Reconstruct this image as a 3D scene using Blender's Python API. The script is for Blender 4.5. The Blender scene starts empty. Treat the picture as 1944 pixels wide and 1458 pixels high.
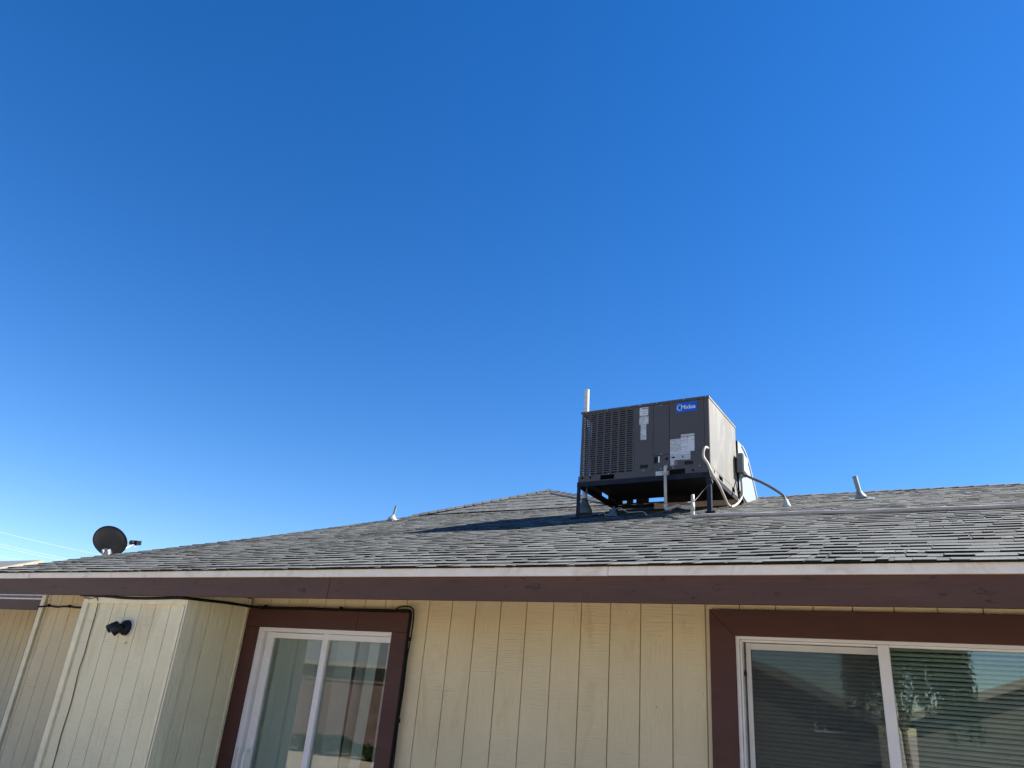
import bpy, bmesh, math, random
from mathutils import Vector, Matrix, noise

random.seed(7)
R = math.radians
C = 1.6                                   # eye height of the photographer above the yard
scn = bpy.context.scene
col = scn.collection

# ------------------------------------------------------------------ camera
cam_d = bpy.data.cameras.new('camera')
cam = bpy.data.objects.new('camera', cam_d)
col.objects.link(cam)
cam_d.sensor_width = 36.0
cam_d.lens = 36.0 * 1396.0 / 1944.0
cam_d.clip_start = 0.05
cam_d.clip_end = 3000.0
RX = Vector((0.86821013, 0.48963859, 0.0804066))
UP = Vector((0.12904212, -0.37927475, 0.91624167))
FW = Vector((-0.47912347, 0.78511446, 0.39247418))
m = Matrix.Identity(4)
for i in range(3):
    m[i][0], m[i][1], m[i][2] = RX[i], UP[i], -FW[i]
m[2][3] = C
cam.matrix_world = m
scn.camera = cam

# ------------------------------------------------------------------ sky, sun, exposure
SUN_AZ, SUN_EL = 34.0, 40.0               # azimuth from +X towards +Y, elevation
S = Vector((math.cos(R(SUN_EL)) * math.cos(R(SUN_AZ)), math.cos(R(SUN_EL)) * math.sin(R(SUN_AZ)), math.sin(R(SUN_EL))))
w = bpy.data.worlds.new('World')
scn.world = w
w.use_nodes = True
nt = w.node_tree
sky = nt.nodes.new('ShaderNodeTexSky')
sky.sky_type = 'NISHITA'
sky.sun_disc = False
sky.sun_elevation = R(SUN_EL)
sky.sun_rotation = R(90.0 - SUN_AZ)
sky.altitude = 400.0
sky.air_density = 1.0
sky.dust_density = 0.05
sky.ozone_density = 2.5
hsv = nt.nodes.new('ShaderNodeHueSaturation')
hsv.inputs['Saturation'].default_value = 1.365
hsv.inputs['Hue'].default_value = 0.510
nt.links.new(sky.outputs[0], hsv.inputs['Color'])
nt.links.new(hsv.outputs[0], nt.nodes['Background'].inputs[0])
nt.nodes['Background'].inputs[1].default_value = 0.05
sun_d = bpy.data.lights.new('sun', 'SUN')
sun_d.energy = 3.4
sun_d.angle = R(0.53)
sun_d.color = (1.0, 0.95, 0.87)
sun = bpy.data.objects.new('sun', sun_d)
col.objects.link(sun)
sun.rotation_euler = S.to_track_quat('Z', 'Y').to_euler()
vs = scn.view_settings
vs.view_transform = 'Standard'
vs.look = 'None'
vs.exposure = 2.0
vs.gamma = 1.0
vs.use_curve_mapping = False

# ------------------------------------------------------------------ materials
MATS = {}
def node_mat(name, rough=0.7, metal=0.0, spec=0.4):
    mt = bpy.data.materials.new(name)
    mt.use_nodes = True
    t = mt.node_tree
    b = t.nodes['Principled BSDF']
    b.inputs['Roughness'].default_value = rough
    b.inputs['Metallic'].default_value = metal
    b.inputs['Specular IOR Level'].default_value = spec
    MATS[name] = mt
    return mt, t, b

def N(t, kind, **kw):
    n = t.nodes.new(kind)
    for k, v in kw.items():
        if k in n.inputs:
            n.inputs[k].default_value = v
        else:
            setattr(n, k, v)
    return n

def pos(t, scale=(1, 1, 1), obj=False):
    if obj:
        g = N(t, 'ShaderNodeTexCoord'); out = g.outputs['Object']
    else:
        g = N(t, 'ShaderNodeNewGeometry'); out = g.outputs['Position']
    mp = N(t, 'ShaderNodeMapping')
    mp.inputs['Scale'].default_value = scale
    t.links.new(out, mp.inputs['Vector'])
    return mp.outputs[0]

def noise_n(t, vec, scale, detail=3.0, rough=0.55, dist=0.0):
    n = N(t, 'ShaderNodeTexNoise', Scale=scale, Detail=detail, Roughness=rough, Distortion=dist)
    t.links.new(vec, n.inputs['Vector'])
    return n.outputs['Fac']

def ramp(t, fac, stops):
    n = N(t, 'ShaderNodeValToRGB')
    e = n.color_ramp.elements
    while len(e) < len(stops):
        e.new(0.5)
    for el, (p, c) in zip(e, stops):
        el.position = p
        el.color = (*c, 1) if len(c) == 3 else c
    t.links.new(fac, n.inputs[0])
    return n.outputs[0]

def mixc(t, fac, a, b, mode='MIX'):
    n = N(t, 'ShaderNodeMix', data_type='RGBA', blend_type=mode)
    for sock, v in ((n.inputs[0], fac), (n.inputs[6], a), (n.inputs[7], b)):
        if hasattr(v, 'is_linked'):
            t.links.new(v, sock)
        elif isinstance(v, (int, float)):
            sock.default_value = v
        else:
            sock.default_value = (*v, 1)
    return n.outputs[2]

def mathn(t, op, a, b=None):
    n = N(t, 'ShaderNodeMath', operation=op)
    for i, v in enumerate((a, b)):
        if v is None:
            continue
        if hasattr(v, 'is_linked'):
            t.links.new(v, n.inputs[i])
        else:
            n.inputs[i].default_value = v
    return n.outputs[0]

def bump(t, b, h, strength=0.3, dist=0.01):
    n = N(t, 'ShaderNodeBump', Strength=strength, Distance=dist)
    t.links.new(h, n.inputs['Height'])
    t.links.new(n.outputs[0], b.inputs['Normal'])

def plain(name, c, rough=0.6, metal=0.0, spec=0.4, var=0.12, scale=9.0, dirt=None, fine=0.0):
    mt, t, b = node_mat(name, rough, metal, spec)
    f = noise_n(t, pos(t), scale, 4.0)
    lo = tuple(x * (1 - var) for x in c)
    hi = tuple(min(1, x * (1 + var)) for x in c)
    out = ramp(t, f, [(0.3, lo), (0.7, hi)])
    if dirt:
        f2 = noise_n(t, pos(t), scale * 0.6, 6.0, 0.7, 0.6)
        k = ramp(t, f2, [(0.52, (0, 0, 0)), (0.75, (1, 1, 1))])
        out = mixc(t, k, out, dirt)
    t.links.new(out, b.inputs['Base Color'])
    if fine:
        bump(t, b, noise_n(t, pos(t), 60.0, 3.0), fine, 0.004)
    return mt

# painted rough-sawn siding
def siding_mat(name, c):
    mt, t, b = node_mat(name, 0.72, 0, 0.25)
    v = pos(t)
    big = noise_n(t, v, 1.3, 5.0, 0.6)
    base = ramp(t, big, [(0.3, tuple(x * 0.92 for x in c)), (0.7, tuple(x * 1.05 for x in c))])
    st = noise_n(t, pos(t, (2.2, 2.2, 0.55)), 2.2, 5.0, 0.65, 0.8)
    k = ramp(t, st, [(0.55, (0, 0, 0)), (0.76, (0.8, 0.8, 0.8))])
    base = mixc(t, k, base, tuple(x * f for x, f in zip(c, (0.80, 0.72, 0.60))))
    # little dark specks and nail marks
    vo = N(t, 'ShaderNodeTexVoronoi', Scale=6.5)
    t.links.new(v, vo.inputs['Vector'])
    sp = ramp(t, vo.outputs['Distance'], [(0.018, (1, 1, 1)), (0.03, (0, 0, 0))])
    base = mixc(t, sp, base, (0.10, 0.07, 0.05))
    t.links.new(base, b.inputs['Base Color'])
    saw = noise_n(t, pos(t, (5.0, 5.0, 95.0)), 1.0, 3.0, 0.6, 0.25)
    rip = noise_n(t, pos(t, (85.0, 85.0, 9.0)), 1.0, 2.0, 0.5, 0.9)
    msk = noise_n(t, pos(t, (2.2, 2.2, 3.5)), 1.0, 2.0)
    mk = ramp(t, msk, [(0.42, (0, 0, 0)), (0.58, (1, 1, 1))])
    h = mixc(t, mk, saw, rip)
    bump(t, b, h, 0.9, 0.009)
    return mt
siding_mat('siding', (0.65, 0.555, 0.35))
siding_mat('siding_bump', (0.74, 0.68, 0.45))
plain('groove', (0.30, 0.22, 0.13), 0.9)
plain('trim_cream', (0.74, 0.67, 0.45), 0.6, fine=0.15)

# brown stained beam with knots and checks
def brown_mat(name, c, knots):
    mt, t, b = node_mat(name, 0.62, 0, 0.35)
    v = pos(t, (0.7, 1, 3.0))
    g = noise_n(t, v, 3.0, 5.0, 0.6, 0.4)
    base = ramp(t, g, [(0.3, tuple(x * 0.85 for x in c)), (0.7, tuple(x * 1.12 for x in c))])
    grain = noise_n(t, pos(t, (2.0, 2.0, 70.0)), 1.0, 3.0, 0.6, 0.5)
    if knots:
        vk = pos(t, (2.1, 1.0, 5.2))
        dn = N(t, 'ShaderNodeTexNoise', Scale=7.0, Detail=4.0)
        t.links.new(vk, dn.inputs['Vector'])
        ad = N(t, 'ShaderNodeVectorMath', operation='MULTIPLY_ADD')
        t.links.new(dn.outputs['Color'], ad.inputs[0])
        ad.inputs[1].default_value = (0.35, 0.35, 0.35)
        t.links.new(vk, ad.inputs[2])
        vo = N(t, 'ShaderNodeTexVoronoi', Scale=1.35)
        t.links.new(ad.outputs[0], vo.inputs['Vector'])
        kn = ramp(t, vo.outputs['Distance'], [(0.06, (1, 1, 1)), (0.17, (0, 0, 0))])
        br = noise_n(t, pos(t, (40, 40, 60)), 1.0, 4.0, 0.7)
        brk = ramp(t, br, [(0.45, (0, 0, 0)), (0.6, (1, 1, 1))])
        kn = mathn(t, 'MULTIPLY', kn, brk)
        base = mixc(t, kn, base, (0.018, 0.012, 0.012))
        ck = noise_n(t, pos(t, (1.3, 1.3, 24.0)), 1.0, 5.0, 0.7, 1.2)
        cr = ramp(t, ck, [(0.67, (0, 0, 0)), (0.70, (1, 1, 1))])
        base = mixc(t, mathn(t, 'MULTIPLY', cr, 0.6), base, (0.02, 0.013, 0.012))
        hh = mathn(t, 'SUBTRACT', grain, kn)
        bump(t, b, hh, 0.35, 0.006)
    else:
        bump(t, b, grain, 0.12, 0.004)
    t.links.new(base, b.inputs['Base Color'])
    return mt
brown_mat('beam_brown', (0.082, 0.040, 0.028), True)
brown_mat('casing_brown', (0.076, 0.029, 0.023), False)
plain('fascia_white', (0.74, 0.70, 0.62), 0.5, var=0.05, fine=0.1, dirt=(0.55, 0.49, 0.42))
plain('knot_dark', (0.026, 0.016, 0.013), 0.9)
plain('soffit', (0.45, 0.37, 0.26), 0.8)
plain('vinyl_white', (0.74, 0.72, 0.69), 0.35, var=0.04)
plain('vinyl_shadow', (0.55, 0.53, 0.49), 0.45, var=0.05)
plain('black_plastic', (0.007, 0.007, 0.010), 0.5, spec=0.25, var=0.2)
plain('cable_black', (0.006, 0.005, 0.005), 0.6, spec=0.15, var=0.2)
plain('wire_brown', (0.20, 0.12, 0.08), 0.7)
plain('rope_purple', (0.055, 0.03, 0.05), 0.8)
plain('blind_slat', (0.72, 0.735, 0.70), 0.6, var=0.05)
plain('mini_slat', (0.80, 0.82, 0.76), 0.5, var=0.06)
plain('interior', (0.30, 0.28, 0.26), 0.9)
plain('lamp_lens', (0.75, 0.75, 0.72), 0.25, var=0.02)
plain('light_rim', (0.55, 0.55, 0.60), 0.4)
plain('smudge', (0.34, 0.28, 0.20), 0.9, var=0.25, scale=60.0)

def glass_mat(name, tint, base_refl):
    mt = bpy.data.materials.new(name)
    mt.use_nodes = True
    t = mt.node_tree
    t.nodes.remove(t.nodes['Principled BSDF'])
    out = t.nodes['Material Output']
    tr = N(t, 'ShaderNodeBsdfTransparent')
    tr.inputs[0].default_value = (*tint, 1)
    gl = N(t, 'ShaderNodeBsdfGlossy')
    gl.inputs['Roughness'].default_value = 0.0
    gl.inputs['Color'].default_value = (0.93, 0.97, 0.98, 1)
    fr = N(t, 'ShaderNodeLayerWeight', Blend=0.5)
    bw = noise_n(t, pos(t), 1.1, 1.0)
    bp = N(t, 'ShaderNodeBump', Strength=0.05, Distance=0.02)
    t.links.new(bw, bp.inputs['Height'])
    t.links.new(bp.outputs[0], gl.inputs['Normal'])
    f = mathn(t, 'ADD', mathn(t, 'MULTIPLY', mathn(t, 'POWER', fr.outputs['Facing'], 5.0), 0.85), base_refl)
    mx = N(t, 'ShaderNodeMixShader')
    t.links.new(f, mx.inputs[0])
    t.links.new(tr.outputs[0], mx.inputs[1])
    t.links.new(gl.outputs[0], mx.inputs[2])
    t.links.new(mx.outputs[0], out.inputs[0])
    MATS[name] = mt
glass_mat('glass', (0.76, 0.80, 0.775), 0.11)
glass_mat('glass_window', (0.72, 0.78, 0.76), 0.10)
mt = bpy.data.materials.new('insect_screen'); mt.use_nodes = True
t = mt.node_tree
b = t.nodes['Principled BSDF']; b.inputs['Base Color'].default_value = (0.03, 0.03, 0.03, 1); b.inputs['Roughness'].default_value = 0.6
tr = N(t, 'ShaderNodeBsdfTransparent'); mx = N(t, 'ShaderNodeMixShader')
mx.inputs[0].default_value = 0.30
t.links.new(tr.outputs[0], mx.inputs[1]); t.links.new(b.outputs[0], mx.inputs[2])
t.links.new(mx.outputs[0], t.nodes['Material Output'].inputs[0])
MATS['insect_screen'] = mt

# asphalt shingles
mt, t, b = node_mat('shingle', 0.95, 0, 0.15)
at = N(t, 'ShaderNodeAttribute', attribute_name='tone')
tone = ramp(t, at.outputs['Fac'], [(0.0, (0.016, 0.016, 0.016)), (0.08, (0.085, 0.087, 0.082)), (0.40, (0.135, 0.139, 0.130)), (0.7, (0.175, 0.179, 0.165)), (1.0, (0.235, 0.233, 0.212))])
gr = noise_n(t, pos(t), 95.0, 5.0, 0.85)
grc = ramp(t, gr, [(0.30, (0.45, 0.45, 0.45)), (0.70, (1.6, 1.6, 1.6))])
cc = mixc(t, 1.0, tone, grc, 'MULTIPLY')
st = noise_n(t, pos(t), 1.6, 4.0, 0.6)
stc = ramp(t, st, [(0.35, (0.88, 0.86, 0.84)), (0.65, (1.08, 1.08, 1.08))])
cc = mixc(t, 1.0, cc, stc, 'MULTIPLY')
t.links.new(cc, b.inputs['Base Color'])
bump(t, b, gr, 0.5, 0.003)

# AC, steel, pipes
def ac_mat(name, c, chalk):
    mt, t, b = node_mat(name, 0.42, 0, 0.45)
    v = pos(t, (1, 1, 1), True)
    base = ramp(t, noise_n(t, v, 3.0, 4.0), [(0.3, tuple(x * 0.93 for x in c)), (0.7, tuple(x * 1.06 for x in c))])
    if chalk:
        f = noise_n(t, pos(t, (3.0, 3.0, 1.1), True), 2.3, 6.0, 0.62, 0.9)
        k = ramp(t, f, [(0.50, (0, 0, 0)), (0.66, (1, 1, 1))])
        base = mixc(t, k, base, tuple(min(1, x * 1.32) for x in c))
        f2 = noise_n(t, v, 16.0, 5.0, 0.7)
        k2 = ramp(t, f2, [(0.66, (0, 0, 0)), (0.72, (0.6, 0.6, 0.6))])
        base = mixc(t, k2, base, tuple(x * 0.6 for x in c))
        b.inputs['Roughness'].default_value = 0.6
    t.links.new(base, b.inputs['Base Color'])
    bump(t, b, noise_n(t, v, 2.2, 2.0), 0.05, 0.02)
ac_mat('ac_paint', (0.066, 0.056, 0.051), False)
ac_mat('ac_sunlit', (0.175, 0.165, 0.142), True)  # sunlight put into the colour for right side and top; chalky patches over it
plain('ac_dark', (0.012, 0.012, 0.014), 0.8, var=0.2)
plain('coil', (0.022, 0.022, 0.025), 0.6, var=0.25, scale=40)
plain('steel_frame', (0.016, 0.019, 0.030), 0.7, 0.0, spec=0.15, var=0.35, scale=14)
plain('galvanized', (0.42, 0.45, 0.48), 0.42, 0.5, var=0.10, scale=16)
plain('lead_dark', (0.085, 0.115, 0.13), 0.6, 0.1, var=0.2)
plain('lead_grey', (0.22, 0.255, 0.25), 0.55, 0.2, var=0.15)
plain('flashing_white', (0.34, 0.37, 0.36), 0.6, var=0.1)
plain('pvc', (0.48, 0.44, 0.37), 0.45, var=0.08)
plain('pvc_weathered', (0.56, 0.46, 0.39), 0.7, spec=0.15, var=0.12, dirt=(0.40, 0.33, 0.28))
plain('pipe_white', (0.50, 0.49, 0.47), 0.45, var=0.05)
plain('conduit_grey', (0.085, 0.085, 0.088), 0.5, var=0.1)
plain('hose_beige', (0.42, 0.37, 0.30), 0.5, var=0.08)
plain('box_grey', (0.13, 0.14, 0.135), 0.5, var=0.08)
plain('box_door', (0.34, 0.35, 0.34), 0.45, var=0.05)
plain('logo_blue', (0.003, 0.10, 0.52), 0.35, var=0.04)
plain('print_white', (0.82, 0.83, 0.84), 0.4, var=0.03)
plain('print_black', (0.02, 0.02, 0.025), 0.5, var=0.1)
plain('screw', (0.5, 0.5, 0.48), 0.35, 0.7)
plain('dish_grey', (0.036, 0.034, 0.033), 0.5, var=0.08)
plain('bracket_metal', (0.60, 0.60, 0.58), 0.45, 0.3, var=0.15)
plain('wire_bright', (0.45, 0.46, 0.48), 0.4, 0.2)
plain('roof_plain', (0.15, 0.15, 0.15), 0.95, var=0.25, scale=22)
plain('neighbour_wall', (0.13, 0.12, 0.09), 0.8)
plain('neighbour_trim', (0.28, 0.25, 0.20), 0.7)
plain('block', (0.17, 0.105, 0.085), 0.9, var=0.18, scale=4)
plain('bark', (0.13, 0.09, 0.06), 0.9, var=0.3, scale=20)
plain('rafter_tail', (0.10, 0.07, 0.06), 0.8)

# printed sticker: grey lines of small type on white
def sticker_mat(name, paper, ink, lines, density):
    mt, t, b = node_mat(name, 0.5, 0, 0.3)
    g = N(t, 'ShaderNodeTexCoord')
    sx = N(t, 'ShaderNodeSeparateXYZ')
    t.links.new(g.outputs['Object'], sx.inputs[0])
    z = mathn(t, 'FRACT', mathn(t, 'MULTIPLY', sx.outputs['Z'], lines))
    row = mathn(t, 'GREATER_THAN', z, 0.5)
    wd = noise_n(t, pos(t, (120, 1, lines * 0.5), True), 1.0, 2.0)
    bl = noise_n(t, pos(t, (8, 1, 14), True), 1.0, 2.0)
    k = mathn(t, 'MULTIPLY', row, mathn(t, 'GREATER_THAN', wd, 0.45))
    k = mathn(t, 'MULTIPLY', k, mathn(t, 'GREATER_THAN', bl, density))
    c = mixc(t, mathn(t, 'MULTIPLY', k, 0.75), paper, ink)
    t.links.new(c, b.inputs['Base Color'])
sticker_mat('sticker', (0.50, 0.53, 0.55), (0.16, 0.17, 0.20), 62.0, 0.42)
sticker_mat('sticker_pale', (0.56, 0.57, 0.60), (0.30, 0.31, 0.36), 38.0, 0.50)

def leaf_mat(name, c):
    mt, t, b = node_mat(name, 0.6, 0, 0.3)
    f = noise_n(t, pos(t), 3.0, 4.0)
    t.links.new(ramp(t, f, [(0.3, tuple(x * 0.6 for x in c)), (0.7, tuple(x * 1.4 for x in c))]), b.inputs['Base Color'])
leaf_mat('leaf', (0.055, 0.10, 0.03))
leaf_mat('leaf_tree', (0.07, 0.10, 0.045))

# yard ground: tan decomposed granite
mt, t, b = node_mat('ground', 0.95, 0, 0.1)
f1 = noise_n(t, pos(t), 0.6, 5.0, 0.6); f2 = noise_n(t, pos(t), 45.0, 3.0, 0.7)
g1 = ramp(t, f1, [(0.3, (0.46, 0.37, 0.27)), (0.7, (0.56, 0.46, 0.35))])
g2 = ramp(t, f2, [(0.3, (0.7, 0.7, 0.7)), (0.7, (1.2, 1.2, 1.2))])
t.links.new(mixc(t, 1.0, g1, g2, 'MULTIPLY'), b.inputs['Base Color'])
bump(t, b, f2, 0.5, 0.02)

# ------------------------------------------------------------------ mesh helpers
def tag(o, label=None, cat=None, group=None, kind=None):
    if label: o['label'] = label
    if cat: o['category'] = cat
    if group: o['group'] = group
    if kind: o['kind'] = kind
    return o

def root(name, loc, label, cat, group=None, rz=0.0):
    o = bpy.data.objects.new(name, None)
    o.empty_display_size = 0.2
    col.objects.link(o)
    o.location = loc
    o.rotation_euler = (0, 0, rz)
    tag(o, label, cat, group)
    return o

class MB:
    def __init__(s):
        s.v, s.f, s.tone, s.sm = [], [], [], []
    def add(s, vs, fs, tone=None, smooth=False):
        k = len(s.v); kf = len(s.f)
        s.v += [Vector(p) for p in vs]
        for f in fs:
            s.f.append(tuple(i + k for i in f)); s.sm.append(smooth)
            if tone is not None:
                s.tone.append(tone[len(s.f) - 1 - kf] if isinstance(tone, list) else tone)
        return s
    def box(s, x0, x1, y0, y1, z0, z1):
        vs = [(x, y, z) for z in (z0, z1) for y in (y0, y1) for x in (x0, x1)]
        return s.add(vs, [(0, 2, 3, 1), (4, 5, 7, 6), (0, 1, 5, 4), (2, 6, 7, 3), (0, 4, 6, 2), (1, 3, 7, 5)])
    def obox(s, c, ax, ay, az, hx, hy, hz):
        c = Vector(c); ax, ay, az = Vector(ax).normalized(), Vector(ay).normalized(), Vector(az).normalized()
        vs = [c + ax * (i * hx) + ay * (j * hy) + az * (k * hz) for k in (-1, 1) for j in (-1, 1) for i in (-1, 1)]
        return s.add(vs, [(0, 2, 3, 1), (4, 5, 7, 6), (0, 1, 5, 4), (2, 6, 7, 3), (0, 4, 6, 2), (1, 3, 7, 5)])
    def prism(s, poly, d):
        """poly: 3-D points of one face; d: extrusion vector"""
        d = Vector(d); n = len(poly)
        vs = [Vector(p) for p in poly] + [Vector(p) + d for p in poly]
        fs = [tuple(range(n))[::-1], tuple(range(n, 2 * n))] + [(i, (i + 1) % n, n + (i + 1) % n, n + i) for i in range(n)]
        return s.add(vs, fs)
    def tube(s, pts, r, seg=10, caps=True, r_end=None, smooth=True):
        pts = [Vector(p) for p in pts]
        n = len(pts); rs = r if isinstance(r, (list, tuple)) else [r + ((r_end - r) * i / (n - 1) if r_end is not None else 0) for i in range(n)]
        k = len(s.v); prev = None
        for i, p in enumerate(pts):
            d = (pts[min(i + 1, n - 1)] - pts[max(i - 1, 0)]).normalized()
            if prev is None:
                a = d.orthogonal().normalized()
            else:
                a = (prev - d * prev.dot(d)).normalized()
            prev = a; bb = d.cross(a)
            for j in range(seg):
                q = 2 * math.pi * j / seg
                s.v.append(p + (a * math.cos(q) + bb * math.sin(q)) * rs[i])
        for i in range(n - 1):
            for j in range(seg):
                j2 = (j + 1) % seg
                s.f.append((k + i * seg + j, k + i * seg + j2, k + (i + 1) * seg + j2, k + (i + 1) * seg + j)); s.sm.append(smooth)
        if caps:
            s.f.append(tuple(k + j for j in range(seg))[::-1]); s.sm.append(False)
            s.f.append(tuple(k + (n - 1) * seg + j for j in range(seg))); s.sm.append(False)
        return s
    def build(s, name, mat, parent=None, bevel=0.0, kind=None, label=None):
        me = bpy.data.meshes.new(name)
        off = base_of(parent)
        me.from_pydata([tuple(v - off) for v in s.v], [], s.f)
        if isinstance(mat, str): mat = MATS[mat]
        me.materials.append(mat)
        for p, q in zip(me.polygons, s.sm): p.use_smooth = q
        if s.tone:
            a = me.attributes.new('tone', 'FLOAT', 'FACE')
            a.data.foreach_set('value', s.tone)
        bm = bmesh.new(); bm.from_mesh(me); bmesh.ops.recalc_face_normals(bm, faces=bm.faces); bm.to_mesh(me); bm.free()
        o = bpy.data.objects.new(name, me)
        col.objects.link(o)
        if parent: o.parent = parent
        if bevel:
            bv = o.modifiers.new('bevel', 'BEVEL'); bv.width = bevel; bv.segments = 2; bv.limit_method = 'ANGLE'
        tag(o, label, None, None, kind)
        return o

BASES = {}
def base_of(p):
    """world offset of the thing a part belongs to (things with own rotation are built in local coordinates)"""
    while p is not None and p.parent is not None:
        p = p.parent
    if p is None or p.name in BASES:
        return Vector((0, 0, 0))
    return Vector(p.location)

def smooth_path(pts, k=6):
    P = [Vector(p) for p in pts]
    P = [P[0] * 2 - P[1]] + P + [P[-1] * 2 - P[-2]]
    out = []
    for i in range(1, len(P) - 2):
        a, b_, c, d = P[i - 1:i + 3]
        for j in range(k):
            u = j / k
            out.append(0.5 * ((2 * b_) + (c - a) * u + (2 * a - 5 * b_ + 4 * c - d) * u * u + (3 * b_ - a - 3 * c + d) * u ** 3))
    out.append(P[-2])
    return out

def W(x, y, z):                # camera-height coordinates to world
    return Vector((x, y, z + C))

def text_mesh(body, size, ext=0.001):
    cu = bpy.data.curves.new('text', 'FONT')
    cu.body = body; cu.size = size; cu.extrude = ext; cu.resolution_u = 3
    o = bpy.data.objects.new('text', cu)
    col.objects.link(o)
    dg = bpy.context.evaluated_depsgraph_get()
    me = bpy.data.meshes.new_from_object(o.evaluated_get(dg))
    bpy.data.objects.remove(o); bpy.data.curves.remove(cu)
    return me

def text_part(name, body, size, u, d, z, mat, parent, sx=1.0, bold=0.0):
    """text standing in the x-z plane of the parent's frame, facing -y"""
    me = text_mesh(body, size)
    xs = [v.co.x for v in me.vertices]
    for v in me.vertices:
        x, y, zz = v.co
        v.co = Vector((u + (x - min(xs)) * sx, d - zz, z + y))
    me.materials.clear(); me.materials.append(MATS[mat])
    o = bpy.data.objects.new(name, me); col.objects.link(o); o.parent = parent
    return o

# ------------------------------------------------------------------ ground
g = MB().add([(-600, -600, 0), (600, -600, 0), (600, 600, 0), (-600, 600, 0)], [(0, 1, 2, 3)]).build('ground', 'ground')
tag(g, kind='structure')

# ------------------------------------------------------------------ the house
YE, ZE, SL = 3.825, 0.716, 1.0 / 3.0       # eave edge and slope of the front roof
YR = 9.6                                    # ridge / break line
ZR = ZE + (YR - YE) * SL
YW = 4.546                                  # front wall plane
APEX = (-5.48, 10.41, 3.175)
HIPR = -3.80
house = root('house', (-3.0, 7.0, 0.0), 'single-storey house with cream grooved siding, brown trim and grey shingle roof', 'house')

def rake_x(y):
    pts = [(3.80, -8.36), (4.9, -8.26), (6.4, -7.72), (7.8, -7.58), (9.7, -7.60)]
    if y <= pts[0][0]: return pts[0][1]
    for (a, xa), (b_, xb) in zip(pts, pts[1:]):
        if y <= b_: return xa + (xb - xa) * (y - a) / (b_ - a)
    return pts[-1][1]

# ---- roof deck
rk = [rake_x(y) for y in (YE, 4.9, 6.4, 7.8, YR)]
roof = MB()
td = Vector((0, 0, -0.03))
front = [W(6.2, YE + 0.040, ZE + 0.001), W(6.2, YR, ZR - 0.008)] + [W(rake_x(y), y, ZE + (y - YE) * SL - 0.008) for y in (YR, 7.8, 6.4, 4.9)] + [W(rake_x(YE), YE + 0.040, ZE + 0.001)]
roof.prism(front, td)
roof.prism([W(6.2, YR + 0.002, ZR - 0.01), W(6.2, 15.0, ZR - 1.8), W(-7.6, 15.0, ZR - 1.8), W(-7.6, YR + 0.002, ZR - 0.01)], td)
A_ = W(*APEX); L_ = W(-7.62, YR, ZR); R_ = W(HIPR, YR, ZR); Q_ = W(APEX[0], 14.8, APEX[2]); Lb = W(-7.62, 14.8, ZR); Rb = W(HIPR, 14.8, ZR)
dn = Vector((0, 0, -0.012))
roof.add([L_ + dn, R_ + dn, A_ + dn, Lb + dn, Q_ + dn, Rb + dn], [(0, 1, 2), (0, 2, 4, 3), (2, 1, 5, 4), (3, 4, 5)])
roof_o = roof.build('roof', 'roof_plain', house)

# ---- shingle courses
CO, SI = 1 / math.hypot(1, SL), SL / math.hypot(1, SL)
SB = (APEX[2] - ZR) / (APEX[1] - YR)
COB, SIB = 1 / math.hypot(1, SB), SB / math.hypot(1, SB)
EXPO = 0.143
def PA(x, tt, n):
    wv = 0.007 * noise.noise(Vector((x * 0.55, tt * 0.8, 1.7))) + 0.0025 * noise.noise(Vector((x * 2.3, tt * 2.0, 7.1)))
    n += wv
    return W(x, YE + tt * CO - n * SI, ZE + tt * SI + n * CO)
def PB(x, tt, n):
    n += 0.005 * noise.noise(Vector((x * 1.2, tt * 2.0, 4.1)))
    return W(x, YR - 0.02 + tt * COB - n * SIB, ZR - 0.005 + tt * SIB + n * COB)
BOXF = [(0, 1, 2, 3), (0, 4, 5, 1), (1, 5, 6, 2), (3, 7, 4, 0)]
def piece(P, x0, x1, t0, thick, tone, lim, skew=True):
    q = 0.014 if skew else 0.0
    sk0, sk1 = random.uniform(-q, q), random.uniform(-q, q)
    j0, j1 = random.uniform(-0.003, 0.003), random.uniform(-0.003, 0.003)
    low = 0.004 if t0 == 0.0 else -0.002
    top = t0 + EXPO + 0.012
    xa, xb = lim(t0); xc, xd = lim(top)
    cl = lambda v, p, r_: min(max(v, p), r_)
    a = cl(x0 + max(0, sk0), xa, xb); b_ = cl(x1 + min(0, sk1), xa, xb)
    c0, c1 = cl(x0, xc, xd), cl(x1, xc, xd)
    vs = [P(a, t0 + j0, thick), P(b_, t0 + j1, thick), P(c1, top, 0.0035), P(c0, top, 0.0035),
          P(a, t0 + j0 + 0.002, low), P(b_, t0 + j1 + 0.002, low), P(c1, top, -0.002), P(c0, top, -0.002)]
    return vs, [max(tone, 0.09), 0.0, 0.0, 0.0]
def to_px(p):
    d = p - Vector((0, 0, C))
    z = d.dot(FW)
    if z < 0.1: return None
    return 512 + 735.35 * d.dot(RX) / z, 384 - 735.35 * d.dot(UP) / z
pieces = []
rows = int((YR - YE) / CO / EXPO) + 1
def lim_a(tt):
    return rake_x(YE + tt * CO), 6.2
Lh = (APEX[1] - YR) / COB
def lim_b(tt):
    f = min(1.0, max(0.0, tt / Lh))
    return -7.62 + (APEX[0] + 7.62) * f, HIPR + (APEX[0] - HIPR) * f
WID = (0.055, 0.07, 0.09, 0.11, 0.13, 0.16, 0.19)
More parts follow.
